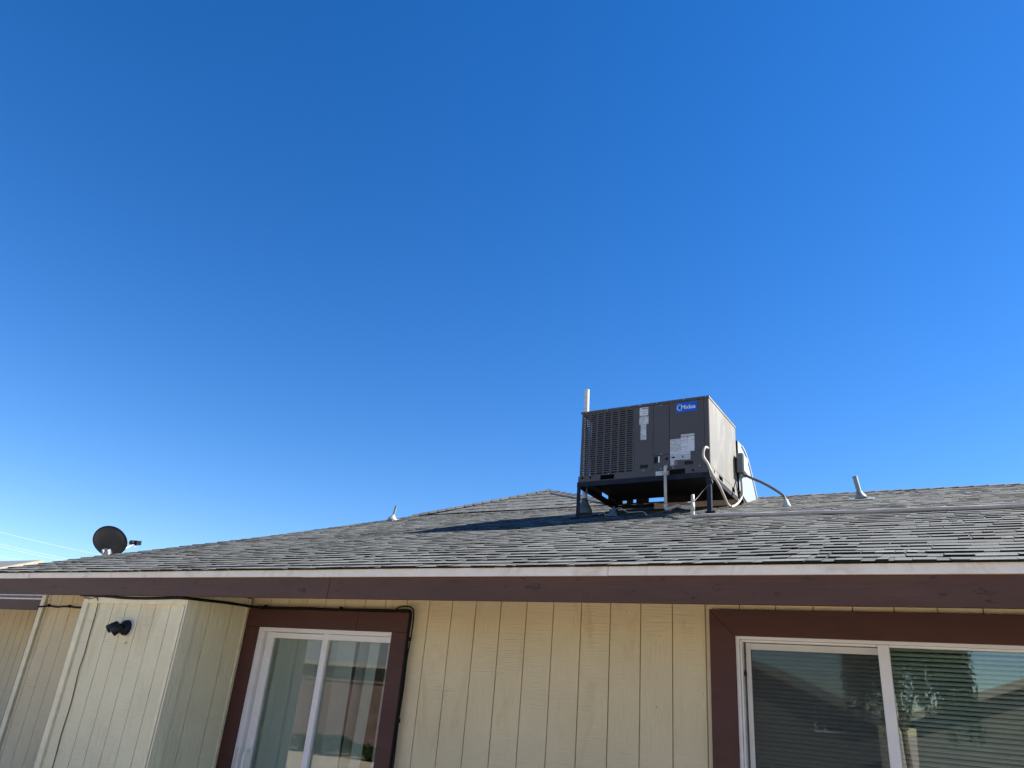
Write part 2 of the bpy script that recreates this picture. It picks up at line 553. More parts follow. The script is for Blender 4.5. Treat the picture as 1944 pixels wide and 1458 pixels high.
def course(P, t0, lim, scale):
    xl, xr = lim(t0)
    tone_b = random.uniform(0.46, 0.58)
    x = xl - random.uniform(0, 0.9)
    while x < xr:                                   # lower sheet of the laminated shingle
        if x + 0.98 > xl + 0.01:
            pieces.append((P, max(x, xl), min(x + 0.98, xr), t0, (0.0070 + random.uniform(-0.0006, 0.0008)) * scale, min(1, max(0.1, tone_b + random.gauss(-0.06, 0.07))), lim, False))
        x += 0.981
    x = xl - random.uniform(0, 0.2)
    while x < xr:                                   # saw-tooth tabs glued on top
        wd = random.choice(WID) * random.uniform(0.9, 1.1)
        if x + wd > xl + 0.02 and x < xr - 0.02:
            q = random.random()
            th = (0.0092 if q < 0.30 else 0.0115 if q < 0.80 else 0.0132) + random.uniform(-0.0006, 0.0006)
            pieces.append((P, max(x, xl), min(x + wd, xr), t0 - 0.0015, th * scale, min(1, max(0.1, tone_b + random.gauss(0, 0.115))), lim, True))
        x += wd * (1.0 if random.random() < 0.62 else random.uniform(1.3, 1.9))
for i in range(rows):
    course(PA, i * EXPO, lim_a, 1.12 - 0.40 * min(1.0, i / 30.0))
for i in range(9):
    if 0.04 + i * EXPO < Lh - 0.05:
        course(PB, 0.04 + i * EXPO, lim_b, 0.85)
built = []
for (P, x0, x1, t0, th, tn, lim, sk) in pieces:
    vs, tone = piece(P, x0, x1, t0, th, tn, lim, sk)
    c = [to_px(vs[0]), to_px(vs[1]), to_px(vs[2])]
    size = 0
    if all(c):
        cx = (c[0][0] + c[1][0]) / 2
        if -5 < cx < 1029:
            size = min(abs(c[1][0] - c[0][0]), 30) * max(0.5, c[0][1] - c[2][1])
    built.append((size * (1.0 if sk else 0.5), vs, tone))
order = sorted(range(len(built)), key=lambda i: -built[i][0])
big = set(order[:290])
rest = MB()
for i, (sz, vs, tone) in enumerate(built):
    if i in big:
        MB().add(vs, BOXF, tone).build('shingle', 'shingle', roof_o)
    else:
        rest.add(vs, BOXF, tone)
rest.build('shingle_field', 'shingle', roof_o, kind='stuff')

# ---- ridge and hip caps
def caps(p0, p1, side_a, side_b, step, tones, lift=0.0):
    p0, p1 = Vector(p0), Vector(p1)
    d = (p1 - p0); ln = d.length; d.normalize()
    sa, sb = Vector(side_a).normalized(), Vector(side_b).normalized()
    n = int((ln - 0.03) / step)
    for i in range(n):
        a = p0 + d * (i * step); b_ = a + d * (step * 1.25)
        up = Vector((0, 0, 1)); hh = lift + random.uniform(0.012, 0.016); wd = 0.125
        top0, top1 = a + up * hh, b_ + up * (0.002 + lift)
        vs = [a + sa * wd + up * (hh - 0.004), top0, a + sb * wd + up * (hh - 0.004), b_ + sa * wd + up * (0.001 + lift), top1, b_ + sb * wd + up * (0.001 + lift),
              a + sa * wd + up * (hh - 0.014), a + up * (hh - 0.010), a + sb * wd + up * (hh - 0.014)]
        fs = [(0, 1, 4, 3), (1, 2, 5, 4), (0, 6, 7, 1), (1, 7, 8, 2), (0, 3, 6), (2, 8, 5)]
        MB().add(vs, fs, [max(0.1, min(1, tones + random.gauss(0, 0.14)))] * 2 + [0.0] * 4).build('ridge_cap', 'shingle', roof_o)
# main ridge, laid towards the left; exposed ends face right
caps(W(6.2, YR, ZR + 0.004), W(HIPR + 0.15, YR, ZR + 0.004), (0, -CO, -SI), (0, CO, -0.3), 0.145, 0.45)
hl = (W(*APEX) - W(-7.55, YR, ZR)); hr = (W(*APEX) - W(HIPR + 0.05, YR, ZR))
caps(W(-7.55, YR - 0.02, ZR + 0.004), W(*APEX), Vector((0.419, -0.763, -0.499)), Vector((-0.4, 0.6, -0.7)), 0.15, 0.5, 0.012)
caps(W(HIPR + 0.03, YR - 0.02, ZR + 0.004), W(*APEX), Vector((-0.50, -0.73, -0.48)), Vector((0.5, 0.5, -0.7)), 0.15, 0.38, 0.012)

# ---- fascia boards and beam
YF = 3.842
seams = [-8.34, -7.39, -5.47, -3.94, -1.62, 2.9, 6.18]
for a, b_ in zip(seams, seams[1:]):
    j = random.uniform(-0.0015, 0.0015)
    MB().box(a + 0.001, b_ - 0.001, YF + j, YF + 0.019, C + 0.667 + j, C + 0.7165).build('fascia_board', 'fascia_white', house, bevel=0.002)
KNOTS = [(-2.27, 0.604, 0.05, 0.04, 1), (-2.165, 0.655, 0.1, 0.03, 1), (-1.758, 0.558, 0.05, 0.03, 1), (-1.491, 0.583, 0.06, 0.04, 1), (-1.153, 0.561, 0.09, 0.05, 1), (-1.03, 0.598, 0.06, 0.04, 1), (-1.314, 0.648, 0.04, 0.02, 1), (-2.856, 0.555, 0.05, 0.03, 0), (-2.652, 0.64, 0.03, 0.02, 1), (-1.813, 0.65, 0.04, 0.02, 1), (-0.74, 0.574, 0.07, 0.04, 1), (-0.598, 0.647, 0.08, 0.03, 1), (-0.294, 0.634, 0.1, 0.06, 0), (0.149, 0.563, 0.1, 0.06, 1), (-0.027, 0.579, 0.04, 0.02, 1), (-0.05, 0.655, 0.03, 0.02, 1), (0.13, 0.598, 0.07, 0.03, 1), (-0.841, 0.578, 0.03, 0.02, 1), (-7.532, 0.582, 0.05, 0.03, 1), (-7.105, 0.589, 0.03, 0.02, 1), (-6.816, 0.59, 0.04, 0.03, 1), (-6.659, 0.59, 0.03, 0.02, 1), (-6.301, 0.618, 0.03, 0.02, 1), (-5.94, 0.588, 0.07, 0.02, 1), (-5.7, 0.598, 0.04, 0.03, 1), (-5.119, 0.554, 0.05, 0.03, 1), (-5.0, 0.608, 0.03, 0.02, 1), (-4.667, 0.59, 0.04, 0.03, 1), (-4.547, 0.638, 0.04, 0.02, 1), (-4.289, 0.591, 0.06, 0.03, 0), (-4.063, 0.596, 0.03, 0.03, 1), (-3.823, 0.597, 0.06, 0.03, 1), (-3.58, 0.634, 0.04, 0.02, 1), (-3.216, 0.622, 0.04, 0.02, 1), (-3.596, 0.575, 0.05, 0.03, 1), (-2.827, 0.56, 0.04, 0.03, 0)]   # (x, height, width, height, knot or check)
for a, b_ in [(-8.34, -3.68), (-3.676, 2.2), (2.203, 6.18)]:
    bm_ = MB().box(a, b_, YF + 0.021, YF + 0.059, C + 0.5265, C + 0.690).build('eave_beam', 'beam_brown', house, bevel=0.003)
    for (kx, kz, kw, kh, kind_) in KNOTS:
        if not (a < kx < b_): continue
        kn = MB()
        for q in range(7 if kind_ else 4):
            px_, pz_ = kx + random.gauss(0, kw * 0.22), kz + random.gauss(0, kh * 0.22)
            an = random.gauss(0.0 if kind_ else 1.35, 0.5 if kind_ else 0.2); ln = random.uniform(0.3, 0.8) * kw * (0.5 if kind_ else 0.25)
            pts_ = [Vector((px_ + (f - 0.5) * ln * math.cos(an) + random.gauss(0, 0.0015), 0, pz_ + (f - 0.5) * ln * math.sin(an) + random.gauss(0, 0.0015))) for f in (0, 0.25, 0.5, 0.75, 1)]
            wds = [0.0003, random.uniform(0.0005, 0.0014), random.uniform(0.0006, 0.0018), random.uniform(0.0004, 0.0012), 0.0003]
            vs_ = []
            for p_, w_ in zip(pts_, wds):
                vs_ += [W(p_.x, YF + 0.0203 - q * 0.00004, min(0.664, p_.z + w_)), W(p_.x, YF + 0.0203 - q * 0.00004, max(0.528, p_.z - w_))]
            kn.add(vs_, [(2 * i, 2 * i + 1, 2 * i + 3, 2 * i + 2) for i in range(4)])
        kn.build('knot', 'knot_dark', bm_)
# rafters and roof boards under the overhang
x = -8.1
while x < 6:
    MB().prism([W(x, 3.892, 0.60), W(x, 3.892, 0.675), W(x, YW + 0.02, 0.675 + 0.674 / 3), W(x, YW + 0.02, 0.60 + 0.674 / 3)], (0.038, 0, 0)).build('rafter', 'soffit', house)
    x += 0.61
MB().prism([W(rake_x(YE) - 0.0, YE, ZE - 0.045), W(rake_x(YE), YE, ZE - 0.012), W(rake_x(6.4) , 6.4, ZE + (6.4 - YE) * SL - 0.012), W(rake_x(6.4), 6.4, ZE + (6.4 - YE) * SL - 0.15), W(rake_x(YE), YE + 0.06, ZE - 0.14)], (-0.018, 0, 0)).build('barge_board', 'beam_brown', house)

# ---- walls
DX0, DX1, DZ1 = -5.155, -3.465, 0.522      # door casing outline
WX0, WX1, WZ0, WZ1 = -1.251, 0.58, -0.80, 0.583
DI0, DI1, DIZ = -5.008, -3.600, 0.381      # white door frame outline
WI0, WI1, WIZ0, WIZ1 = -1.108, 0.437, -0.655, 0.440
wall = MB()
YB = YW + 0.008
ZT = ZE + (YW - YE) * SL - 0.06
def wbox(x0, x1, z0, z1): wall.box(x0, x1, YB, YB + 0.09, C + z0, C + z1)
wbox(-8.24, DI0, -1.6, ZT); wbox(DI0, DI1, DIZ, ZT); wbox(DI1, WI0, -1.6, ZT); wbox(WI0, WI1, WIZ1, ZT); wbox(WI0, WI1, -1.6, WIZ0); wbox(WI1, 6.0, -1.6, ZT)
# side and back walls, up to the roof
wall.prism([W(-8.24, YB, -1.6), W(-7.72, YR, -1.6), W(-7.72, YR, ZR - 0.06), W(-7.80, 6.4, ZE + (6.4 - YE) * SL - 0.06), W(-8.24, YB, ZT)], (0.09, 0, 0))
wall.prism([W(-7.72, YR, -1.6), W(-7.72, 14.4, -1.6), W(-7.72, 14.4, ZR - 0.02), W(-7.72, YR, ZR - 0.02)], (0.09, 0, 0))
wall.prism([W(5.9, YB, -1.6), W(5.9, 14.4, -1.6), W(5.9, 14.4, ZR - 1.66), W(5.9, YR, ZR - 0.06), W(5.9, YB, ZT)], (0.09, 0, 0))
wall.box(-7.72, 6.0, 14.3, 14.39, 0, C + ZR - 1.66)
wall.box(-7.72, HIPR, 14.3, 14.39, C + ZR - 1.66, C + ZR)
wall_o = wall.build('wall', 'groove', house)
MB().box(-7.6, 5.85, YB + 1.6, YB + 1.7, 0.02, C + 0.95).build('interior_wall', 'interior', house)
MB().box(-7.6, 5.85, YB + 0.10, YB + 1.6, 0.004, 0.02).build('interior_floor', 'interior', house)
MB().box(-7.6, 5.85, YB + 0.10, YB + 1.6, C + 0.80, C + 0.815).build('interior_ceiling', 'interior', house)
# planks between the grooves
GX, GP, GW = -1.2824, 0.2032, 0.0062
def plank(x0, x1, z0, z1, y=YW, parent=wall_o, mat='siding'):
    MB().box(x0, x1, y + random.uniform(-0.0006, 0.0006), y + 0.0095, C + z0, C + z1).build('plank', mat, parent, bevel=0.0015)
k0 = int((GX + 8.2) / GP) + 1
xs = [GX - GP * k for k in range(k0, -1, -1)] + [GX + GP * k for k in range(1, 37)]
xs = [x for x in xs if -8.2 < x < 5.95]
xs = [-8.235] + xs + [5.99]
def clip_plank(a, b_):
    a, b_ = a + GW / 2, b_ - GW / 2
    segs = [(a, b_, -1.55, ZT)]
    for (hx0, hx1, hz0, hz1) in ((DX0 + 0.02, DX1 - 0.02, -1.6, DZ1 - 0.02), (WX0 + 0.02, WX1 - 0.02, WZ0 + 0.02, WZ1 - 0.02)):
        new = []
        for (p, q, z0, z1) in segs:
            if q <= hx0 or p >= hx1: new.append((p, q, z0, z1)); continue
            if p < hx0: new.append((p, hx0, z0, z1))
            if q > hx1: new.append((hx1, q, z0, z1))
            pp, qq = max(p, hx0), min(q, hx1)
            if hz1 < z1: new.append((pp, qq, hz1, z1))
            if hz0 > z0: new.append((pp, qq, z0, hz0))
        segs = new
    for s_ in segs:
        if s_[1] - s_[0] > 0.004: plank(*s_)
for a, b_ in zip(xs, xs[1:]):
    clip_plank(a, b_)
# corner board at the left end of the wall
MB().box(-8.325, -8.252, YW - 0.022, YB, 0.0, C + ZT).build('corner_board', 'trim_cream', wall_o, bevel=0.002)

# ---- bump-out (utility closet) left of the door
BX0, BX1, BY = -6.512, -5.155, 3.912
bo = MB().box(BX0 + 0.01, BX1 - 0.012, BY + 0.010, YW + 0.02, 0.0, C + 0.56).build('bump_out', 'groove', house)
gx = [BX0 + 0.072, -6.29, -6.10, -5.918, -5.725, -5.54, -5.352, BX1 - 0.05]
for a, b_ in zip(gx, gx[1:]):
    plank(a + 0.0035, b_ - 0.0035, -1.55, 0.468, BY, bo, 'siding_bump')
MB().box(BX0, BX0 + 0.068, BY - 0.020, BY + 0.012, 0.0, C + 0.50).build('trim_board', 'trim_cream', bo, bevel=0.002)
MB().box(BX0 + 0.070, BX1 - 0.002, BY - 0.019, BY + 0.012, C + 0.465, C + 0.545).build('trim_board', 'trim_cream', bo, bevel=0.002)
MB().box(BX1 - 0.046, BX1 - 0.001, BY - 0.018, BY + 0.012, 0.0, C + 0.463).build('trim_board', 'trim_cream', bo, bevel=0.002)
MB().box(BX1 - 0.012, BX1 + 0.014, BY - 0.018, BY + 0.088, 0.0, C + 0.56).build('trim_board', 'siding_bump', bo, bevel=0.002)
sy = [BY + 0.091, 4.131, 4.341, 4.490, YW - 0.012]
for a, b_ in zip(sy, sy[1:]):
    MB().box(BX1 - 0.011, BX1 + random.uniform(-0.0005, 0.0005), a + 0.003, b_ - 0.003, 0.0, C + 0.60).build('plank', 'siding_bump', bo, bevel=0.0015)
MB().box(BX1, BX1 + 0.010, 4.486, 4.494, 0.0, C + 0.57).build('seam_batten', 'trim_cream', bo)

# ---- brown casings
dc = MB().box(DX0, DI0 + 0.004, YW - 0.030, YW + 0.004, 0.0, C + DIZ).build('door_casing', 'casing_brown', house, bevel=0.003)
MB().box(DI1 - 0.004, DX1, YW - 0.030, YW + 0.004, 0.0, C + DIZ).build('casing_board', 'casing_brown', dc, bevel=0.003)
MB().box(DX0, -3.951, YW - 0.031, YW + 0.004, C + DIZ + 0.001, C + DZ1).build('casing_board', 'casing_brown', dc, bevel=0.003)
MB().box(-3.949, DX1, YW - 0.030, YW + 0.004, C + DIZ + 0.001, C + DZ1 - 0.001).build('casing_board', 'casing_brown', dc, bevel=0.003)
wcp = MB()
def mitre(p, q, r_, s_):
    return MB().prism([W(*p), W(*q), W(*r_), W(*s_)], (0, 0.034, 0))
y_ = YW - 0.030; e = 0.0006
wc = mitre((WX0, y_, WZ1 - e), (WI0, y_, WIZ1 - e), (WI0, y_, WIZ0), (WX0, y_, WZ0)).build('window_casing', 'casing_brown', house, bevel=0.002)
mitre((WX0 + e, y_, WZ1), (WX1, y_, WZ1), (WI1, y_, WIZ1), (WI0 + e, y_, WIZ1)).build('casing_board', 'casing_brown', wc, bevel=0.002)
mitre((WX1, y_, WZ1 - e), (WX1, y_, WZ0), (WI1, y_, WIZ0), (WI1, y_, WIZ1 - e)).build('casing_board', 'casing_brown', wc, bevel=0.002)
mitre((WX0 + e, y_, WZ0), (WI0 + e, y_, WIZ0), (WI1 - e, y_, WIZ0), (WX1 - e, y_, WZ0)).build('casing_board', 'casing_brown', wc, bevel=0.002)

# ---- sliding door
sd = MB().box(DI0, DI0 + 0.060, YW - 0.012, YW + 0.10, 0.03, C + DIZ).build('sliding_door', 'vinyl_white', house, bevel=0.003)
MB().box(DI0 + 0.060, DI1, YW - 0.012, YW + 0.10, C + DIZ - 0.032, C + DIZ).build('head_frame', 'vinyl_white', sd, bevel=0.003)
MB().box(DI0 + 0.060, DI0 + 0.083, YW + 0.03, YW + 0.10, 0.03, C + DIZ - 0.032).build('jamb_track', 'vinyl_white', sd, bevel=0.002)
DGZ = 0.303
MB().box(-4.922, -4.845, YW + 0.012, YW + 0.05, 0.06, C + DIZ - 0.034).build('stile', 'vinyl_white', sd, bevel=0.003)
MB().box(-4.845, -4.292, YW + 0.013, YW + 0.049, C + DGZ, C + DIZ - 0.036).build('top_rail', 'vinyl_white', sd, bevel=0.003)
MB().box(-4.292, -4.236, YW - 0.006, YW + 0.05, 0.06, C + DIZ - 0.014).build('stile', 'vinyl_white', sd, bevel=0.003)
MB().box(-4.236, DI1, YW - 0.010, YW + 0.045, C + DGZ + 0.002, C + DIZ - 0.034).build('top_rail', 'vinyl_white', sd, bevel=0.003)
MB().box(-4.845, -4.292, YW + 0.028, YW + 0.034, 0.1, C + DGZ).build('pane', 'glass', sd)
MB().box(-4.236, DI1, YW + 0.018, YW + 0.024, 0.1, C + DGZ + 0.002).build('pane', 'glass', sd)
MB().tube(smooth_path([W(-4.868, YW + 0.012, -0.52), W(-4.862, YW - 0.035, -0.55), W(-4.858, YW - 0.04, -0.66), W(-4.862, YW - 0.035, -0.77), W(-4.868, YW + 0.012, -0.80)]), 0.012, 8).build('handle', 'vinyl_white', sd)
MB().box(DI0 + 0.02, DI0 + 0.045, YW - 0.016, YW - 0.011, C - 0.75, C - 0.52).build('latch_plate', 'vinyl_shadow', sd)
MB().box(DI0, DI1, YW - 0.01, YW + 0.10, 0.0, 0.045).build('threshold', 'vinyl_white', sd)

# vertical blind behind the door (hangs inside, a thing of its own)
vb = root('vertical_blind', (-4.3, YW + 0.12, C + 0.30), 'grey-green vertical blind with twisted slats behind the sliding door glass', 'blind')
MB().box(-4.95, -3.55, YW + 0.105, YW + 0.135, C + 0.345, C + 0.375).build('head_rail', 'vinyl_white', vb)
def slat(x, ang, tw=0.0, lean=0.0, wd=0.045):
    mb = MB(); n = 8; vs = []
    for i in range(n + 1):
        z = 0.345 - i * 1.85 / n
        a = R(ang + tw * i / n)
        cx = x + lean * i / n
        dx, dy = wd * math.cos(a), wd * math.sin(a)
        vs += [W(cx - dx, YW + 0.085 - dy, z), W(cx, YW + 0.085 + 0.006, z), W(cx + dx, YW + 0.085 + dy, z)]
    fs = []
    for i in range(n):
        for j in range(2):
            k = i * 3 + j; fs.append((k, k + 1, k + 4, k + 3))
    mb.add(vs, fs, smooth=True).build('slat', 'blind_slat', vb)
for x in (-4.86, -4.79, -4.715, -4.64, -4.565, -4.49, -4.415): slat(x, 10 + random.uniform(-9, 9))
slat(-4.335, 35); slat(-4.27, 62); slat(-4.215, 40); slat(-4.15, 14); slat(-4.075, 9)
slat(-3.935, 72, 22, -0.06); slat(-3.835, 6, 6, -0.07); slat(-3.655, 12, 0, -0.02)

# ---- window
win = MB().box(WI0, WI0 + 0.020, YW - 0.010, YW + 0.09, C + WIZ0, C + WIZ1).build('window', 'vinyl_white', house, bevel=0.002)
MB().box(WI0 + 0.021, WI0 + 0.032, YW + 0.004, YW + 0.09, C + WIZ0, C + WIZ1 - 0.02).build('frame', 'vinyl_white', win, bevel=0.002)
MB().box(WI0 + 0.020, WI1, YW - 0.010, YW + 0.09, C + WIZ1 - 0.018, C + WIZ1).build('frame', 'vinyl_white', win, bevel=0.002)
MB().box(WI0 + 0.033, -0.368, YW + 0.004, YW + 0.09, C + WIZ1 - 0.030, C + WIZ1 - 0.019).build('frame', 'vinyl_white', win, bevel=0.002)
MB().box(WI1 - 0.022, WI1, YW - 0.010, YW + 0.09, C + WIZ0, C + WIZ1 - 0.019).build('frame', 'vinyl_white', win, bevel=0.002)
MB().box(WI0 + 0.020, WI1 - 0.022, YW - 0.010, YW + 0.09, C + WIZ0, C + WIZ0 + 0.03).build('frame', 'vinyl_white', win, bevel=0.002)
MB().box(-0.367, -0.312, YW - 0.004, YW + 0.06, C + WIZ0 + 0.03, C + WIZ1 - 0.019).build('mullion', 'vinyl_white', win, bevel=0.004)
MB().box(-0.312, WI1 - 0.022, YW + 0.006, YW + 0.05, C + WIZ1 - 0.030, C + WIZ1 - 0.0185).build('frame', 'vinyl_white', win, bevel=0.002)
# left sash with insect screen, set back
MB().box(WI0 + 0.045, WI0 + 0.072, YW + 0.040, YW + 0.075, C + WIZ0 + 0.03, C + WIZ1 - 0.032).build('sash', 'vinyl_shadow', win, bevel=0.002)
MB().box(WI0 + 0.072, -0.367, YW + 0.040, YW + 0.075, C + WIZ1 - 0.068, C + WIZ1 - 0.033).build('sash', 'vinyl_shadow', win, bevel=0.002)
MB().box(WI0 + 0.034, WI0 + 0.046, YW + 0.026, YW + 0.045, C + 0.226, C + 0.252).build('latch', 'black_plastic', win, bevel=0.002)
MB().box(WI0 + 0.072, -0.367, YW + 0.0450, YW + 0.0455, C + WIZ0 + 0.03, C + WIZ1 - 0.068).build('insect_screen', 'insect_screen', win)
MB().box(WI0 + 0.072, -0.367, YW + 0.052, YW + 0.058, C + WIZ0 + 0.03, C + WIZ1 - 0.068).build('pane', 'glass_window', win)
MB().box(-0.312, WI1 - 0.022, YW + 0.024, YW + 0.030, C + WIZ0 + 0.03, C + WIZ1 - 0.031).build('pane', 'glass_window', win)
# horizontal blind inside
hb = root('horizontal_blind', (-0.33, YW + 0.13, C + 0.42), 'dark closed horizontal slat blind hanging inside the wide window', 'blind')
sh = MB()
sx0, sx1 = WI0 + 0.025, WI1 - 0.02
vs = [Vector((sx0, YW + 0.100, -0.0085)), Vector((sx1, YW + 0.100, -0.0085)), Vector((sx1, YW + 0.106, 0.002)), Vector((sx0, YW + 0.106, 0.002)), Vector((sx1, YW + 0.116, 0.0085)), Vector((sx0, YW + 0.116, 0.0085))]
off = Vector(hb.location)
me0 = bpy.data.meshes.new('slat')
me0.from_pydata([tuple(v - Vector((off.x, off.y, 0))) for v in vs], [], [(0, 1, 2, 3), (3, 2, 4, 5)])
me0.materials.append(MATS['mini_slat'])
for i in range(48):
    o = bpy.data.objects.new('slat', me0); col.objects.link(o); o.parent = hb
    o.location = (0, random.uniform(-0.001, 0.001), -0.012 - i * 0.0225)
    o.rotation_euler = (random.uniform(-0.06, 0.06), random.uniform(-0.0012, 0.0012), 0)
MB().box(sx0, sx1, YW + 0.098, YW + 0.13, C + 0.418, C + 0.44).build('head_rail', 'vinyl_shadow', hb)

# ---- set-back wing on the far left
wing = MB()
YS, YSW = 5.30, 6.40
wing.box(-14.0, -8.0, YSW + 0.008, YSW + 0.1, 0, C + 1.05)
wing.box(-14.0, -13.9, YSW, 12.0, 0, C + 0.9)
wing_o = wing.build('wing_wall', 'groove', house)
x = -13.9
while x < -8.05:
    plank(x + 0.004, x + 0.172, -1.55, 0.95, YSW, wing_o, 'siding')
    x += 0.176
wr = MB()
wr.prism([W(-14.2, YS - 0.01, 0.705), W(-8.2, YS - 0.01, 0.705), W(-8.2, 6.3, 0.705 + 0.335), W(-7.85, 8.75, 0.705 + 1.15), W(-14.2, 8.75, 0.705 + 1.15)], (0, 0, -0.03))
wr.prism([W(-14.2, 8.752, 0.703 + 1.15), W(-7.75, 8.752, 0.703 + 1.15), W(-7.75, 12.2, 0.705), W(-14.2, 12.2, 0.705)], (0, 0, -0.03))
wr.build('wing_roof', 'roof_plain', house)
MB().box(-14.2, -8.25, YS, YS + 0.02, C + 0.660, C + 0.700).build('fascia_board', 'fascia_white', house, bevel=0.002)
MB().box(-14.2, -8.25, YS + 0.01, YS + 0.048, C + 0.535, C + 0.657).build('eave_beam', 'beam_brown', house, bevel=0.003)

# ------------------------------------------------------------------ rooftop air conditioner
ACO = W(-3.51, 7.415, 2.322); PHI = -0.03; AW, AD, AH = 1.514, 1.019, 0.872
ac = root('air_conditioner', ACO, 'grey packaged rooftop air conditioner with louvred left end and blue Midea badge', 'air conditioner', rz=PHI)
BASES[ac.name] = 1
# base rails with fork slots and holes (real openings)
def rail(axis, n0, n1, lo, hi, holes, fixed0, fixed1):
    mb = MB(); cuts = sorted(holes)
    def bx(a, b_, z0, z1):
        if b_ - a < 1e-4 or z1 - z0 < 1e-4: return
        if axis == 'x': mb.box(a, b_, fixed0, fixed1, z0, z1)
        else: mb.box(fixed0, fixed1, a, b_, z0, z1)
    p = n0
    for (a, b_, z0, z1) in cuts:
        bx(p, a, lo, hi); bx(a, b_, lo, z0); bx(a, b_, z1, hi); p = b_
    bx(p, n1, lo, hi)
    return mb
BT = 0.078
rail('x', -0.012, AW + 0.004, 0.0, BT, [(0.026, 0.050, 0.046, 0.070), (0.130, 0.154, 0.044, 0.068), (0.264, 0.436, 0.020, 0.074), (1.080, 1.250, 0.012, 0.070), (1.322, 1.346, 0.030, 0.054)], -0.008, 0.0).build('base_rail', 'ac_paint', ac)
rail('x', 0.0, AW, 0.0, BT, [(0.095, 0.150, 0.014, 0.052), (0.235, 0.275, 0.020, 0.060), (0.44, 0.64, 0.016, 0.066), (1.10, 1.27, 0.012, 0.066)], AD, AD + 0.006).build('base_rail', 'ac_dark', ac)  # back rail coloured near black to hold the shade beneath the unit
rail('y', 0.0, AD, 0.0, BT, [(0.12, 0.22, 0.018, 0.062), (0.62, 0.80, 0.014, 0.066)], -0.006, 0.0).build('base_rail', 'ac_paint', ac)
rail('y', 0.0, AD, 0.0, BT, [(0.125, 0.155, 0.035, 0.072), (0.30, 0.44, 0.022, 0.070), (0.79, 0.91, 0.022, 0.070)], AW, AW + 0.005).build('base_rail', 'ac_sunlit', ac)
MB().box(0.004, AW - 0.004, 0.004, AD - 0.004, BT - 0.002, BT + 0.012).build('base_pan', 'ac_dark', ac)
# louvred condenser panels, front and left
GT, GB = 0.838, 0.096
colu = [0.027, 0.118, 0.209, 0.299, 0.390, 0.482, 0.573]
cw = 0.072
lv = MB(); edges = [0.0] + [e_ for c in colu for e_ in (c, c + cw)] + [0.668]
for a, b_ in zip(edges[0::2], edges[1::2]):
    lv.box(a, b_, 0.0, 0.007, BT, 0.846)
rowsl = 29; pit = (GT - GB) / rowsl
for c in colu:
    z = BT
    for r_ in range(rowsl):
        zs = GB + r_ * pit
        lv.add([(c, 0.0, zs + pit * 0.50), (c + cw, 0.0, zs + pit * 0.50), (c + cw, 0.0, zs + pit), (c, 0.0, zs + pit), (c, 0.010, zs + pit * 0.44), (c + cw, 0.010, zs + pit * 0.44)],
               [(0, 1, 2, 3), (0, 4, 5, 1), (4, 0, 3), (1, 5, 2)])
    lv.box(c, c + cw, 0.0, 0.007, BT, GB - 0.006); lv.box(c, c + cw, 0.0, 0.007, GT, 0.846)
lv.build('louvre_panel', 'ac_paint', ac)
lv = MB(); cs = [0.03 + 0.105 * i for i in range(9)]; cw2 = 0.088
edges = [0.010] + [e_ for c in cs for e_ in (c, c + cw2)] + [AD]
for a, b_ in zip(edges[0::2], edges[1::2]):
    lv.box(0.0, 0.006, a, b_, BT, 0.846)
for c in cs:
    for r_ in range(rowsl):
        zs = GB + r_ * pit
        lv.box(0.001, 0.004, c, c + cw2, zs + pit * 0.62, zs + pit)
    lv.box(0.0, 0.006, c, c + cw2, BT, GB); lv.box(0.0, 0.006, c, c + cw2, GT, 0.846)
lv.build('louvre_panel', 'ac_paint', ac)
MB().box(0.118, 0.664, 0.030, AD - 0.09, BT + 0.013, 0.842).build('condenser_coil', 'coil', ac)
MB().box(0.010, 0.117, 0.30, AD - 0.09, BT + 0.013, 0.842).build('condenser_coil', 'coil', ac)
# solid panels
MB().box(0.690, AW - 0.006, 0.012, AD - 0.004, BT + 0.014, 0.844).build('cabinet', 'ac_dark', ac)
def panel(u0, u1, z0, z1, d0=0.0, nm='panel'):
    return MB().box(u0, u1, d0, d0 + 0.012, z0, z1).build(nm, 'ac_paint', ac, bevel=0.002)
# panels with a cut handle
rail('x', 0.6705, 0.887, BT + 0.002, 0.845, [(0.737, 0.830, 0.114, 0.152)], 0.0, 0.012).build('panel', 'ac_paint', ac)
panel(0.8905, 1.073, 0.247, 0.842, -0.003, 'access_panel')
rail('x', 0.890, 1.0735, BT + 0.002, 0.243, [(0.900, 0.949, 0.158, 0.232)], 0.0, 0.012).build('panel', 'ac_paint', ac)
rail('x', 1.077, 1.464, BT + 0.002, 0.845, [(1.243, 1.336, 0.112, 0.150)], 0.0, 0.012).build('panel', 'ac_paint', ac)
panel(1.4665, AW, BT + 0.001, 0.845, -0.001, 'corner_post')
MB().box(AW - 0.001, AW + 0.006, 0.006, AD, BT + 0.003, 0.845).build('side_panel', 'ac_sunlit', ac, bevel=0.002)
MB().box(0.0, AW, AD - 0.003, AD + 0.004, BT, 0.845).build('back_panel', 'ac_paint', ac)
top = MB().box(-0.010, AW + 0.012, -0.010, AD + 0.010, 0.8475, 0.872).build('top_cover', 'ac_sunlit', ac, bevel=0.003)
MB().box(-0.0115, AW + 0.0135, -0.0125, -0.0105, 0.846, 0.870).build('top_flange', 'ac_paint', ac)
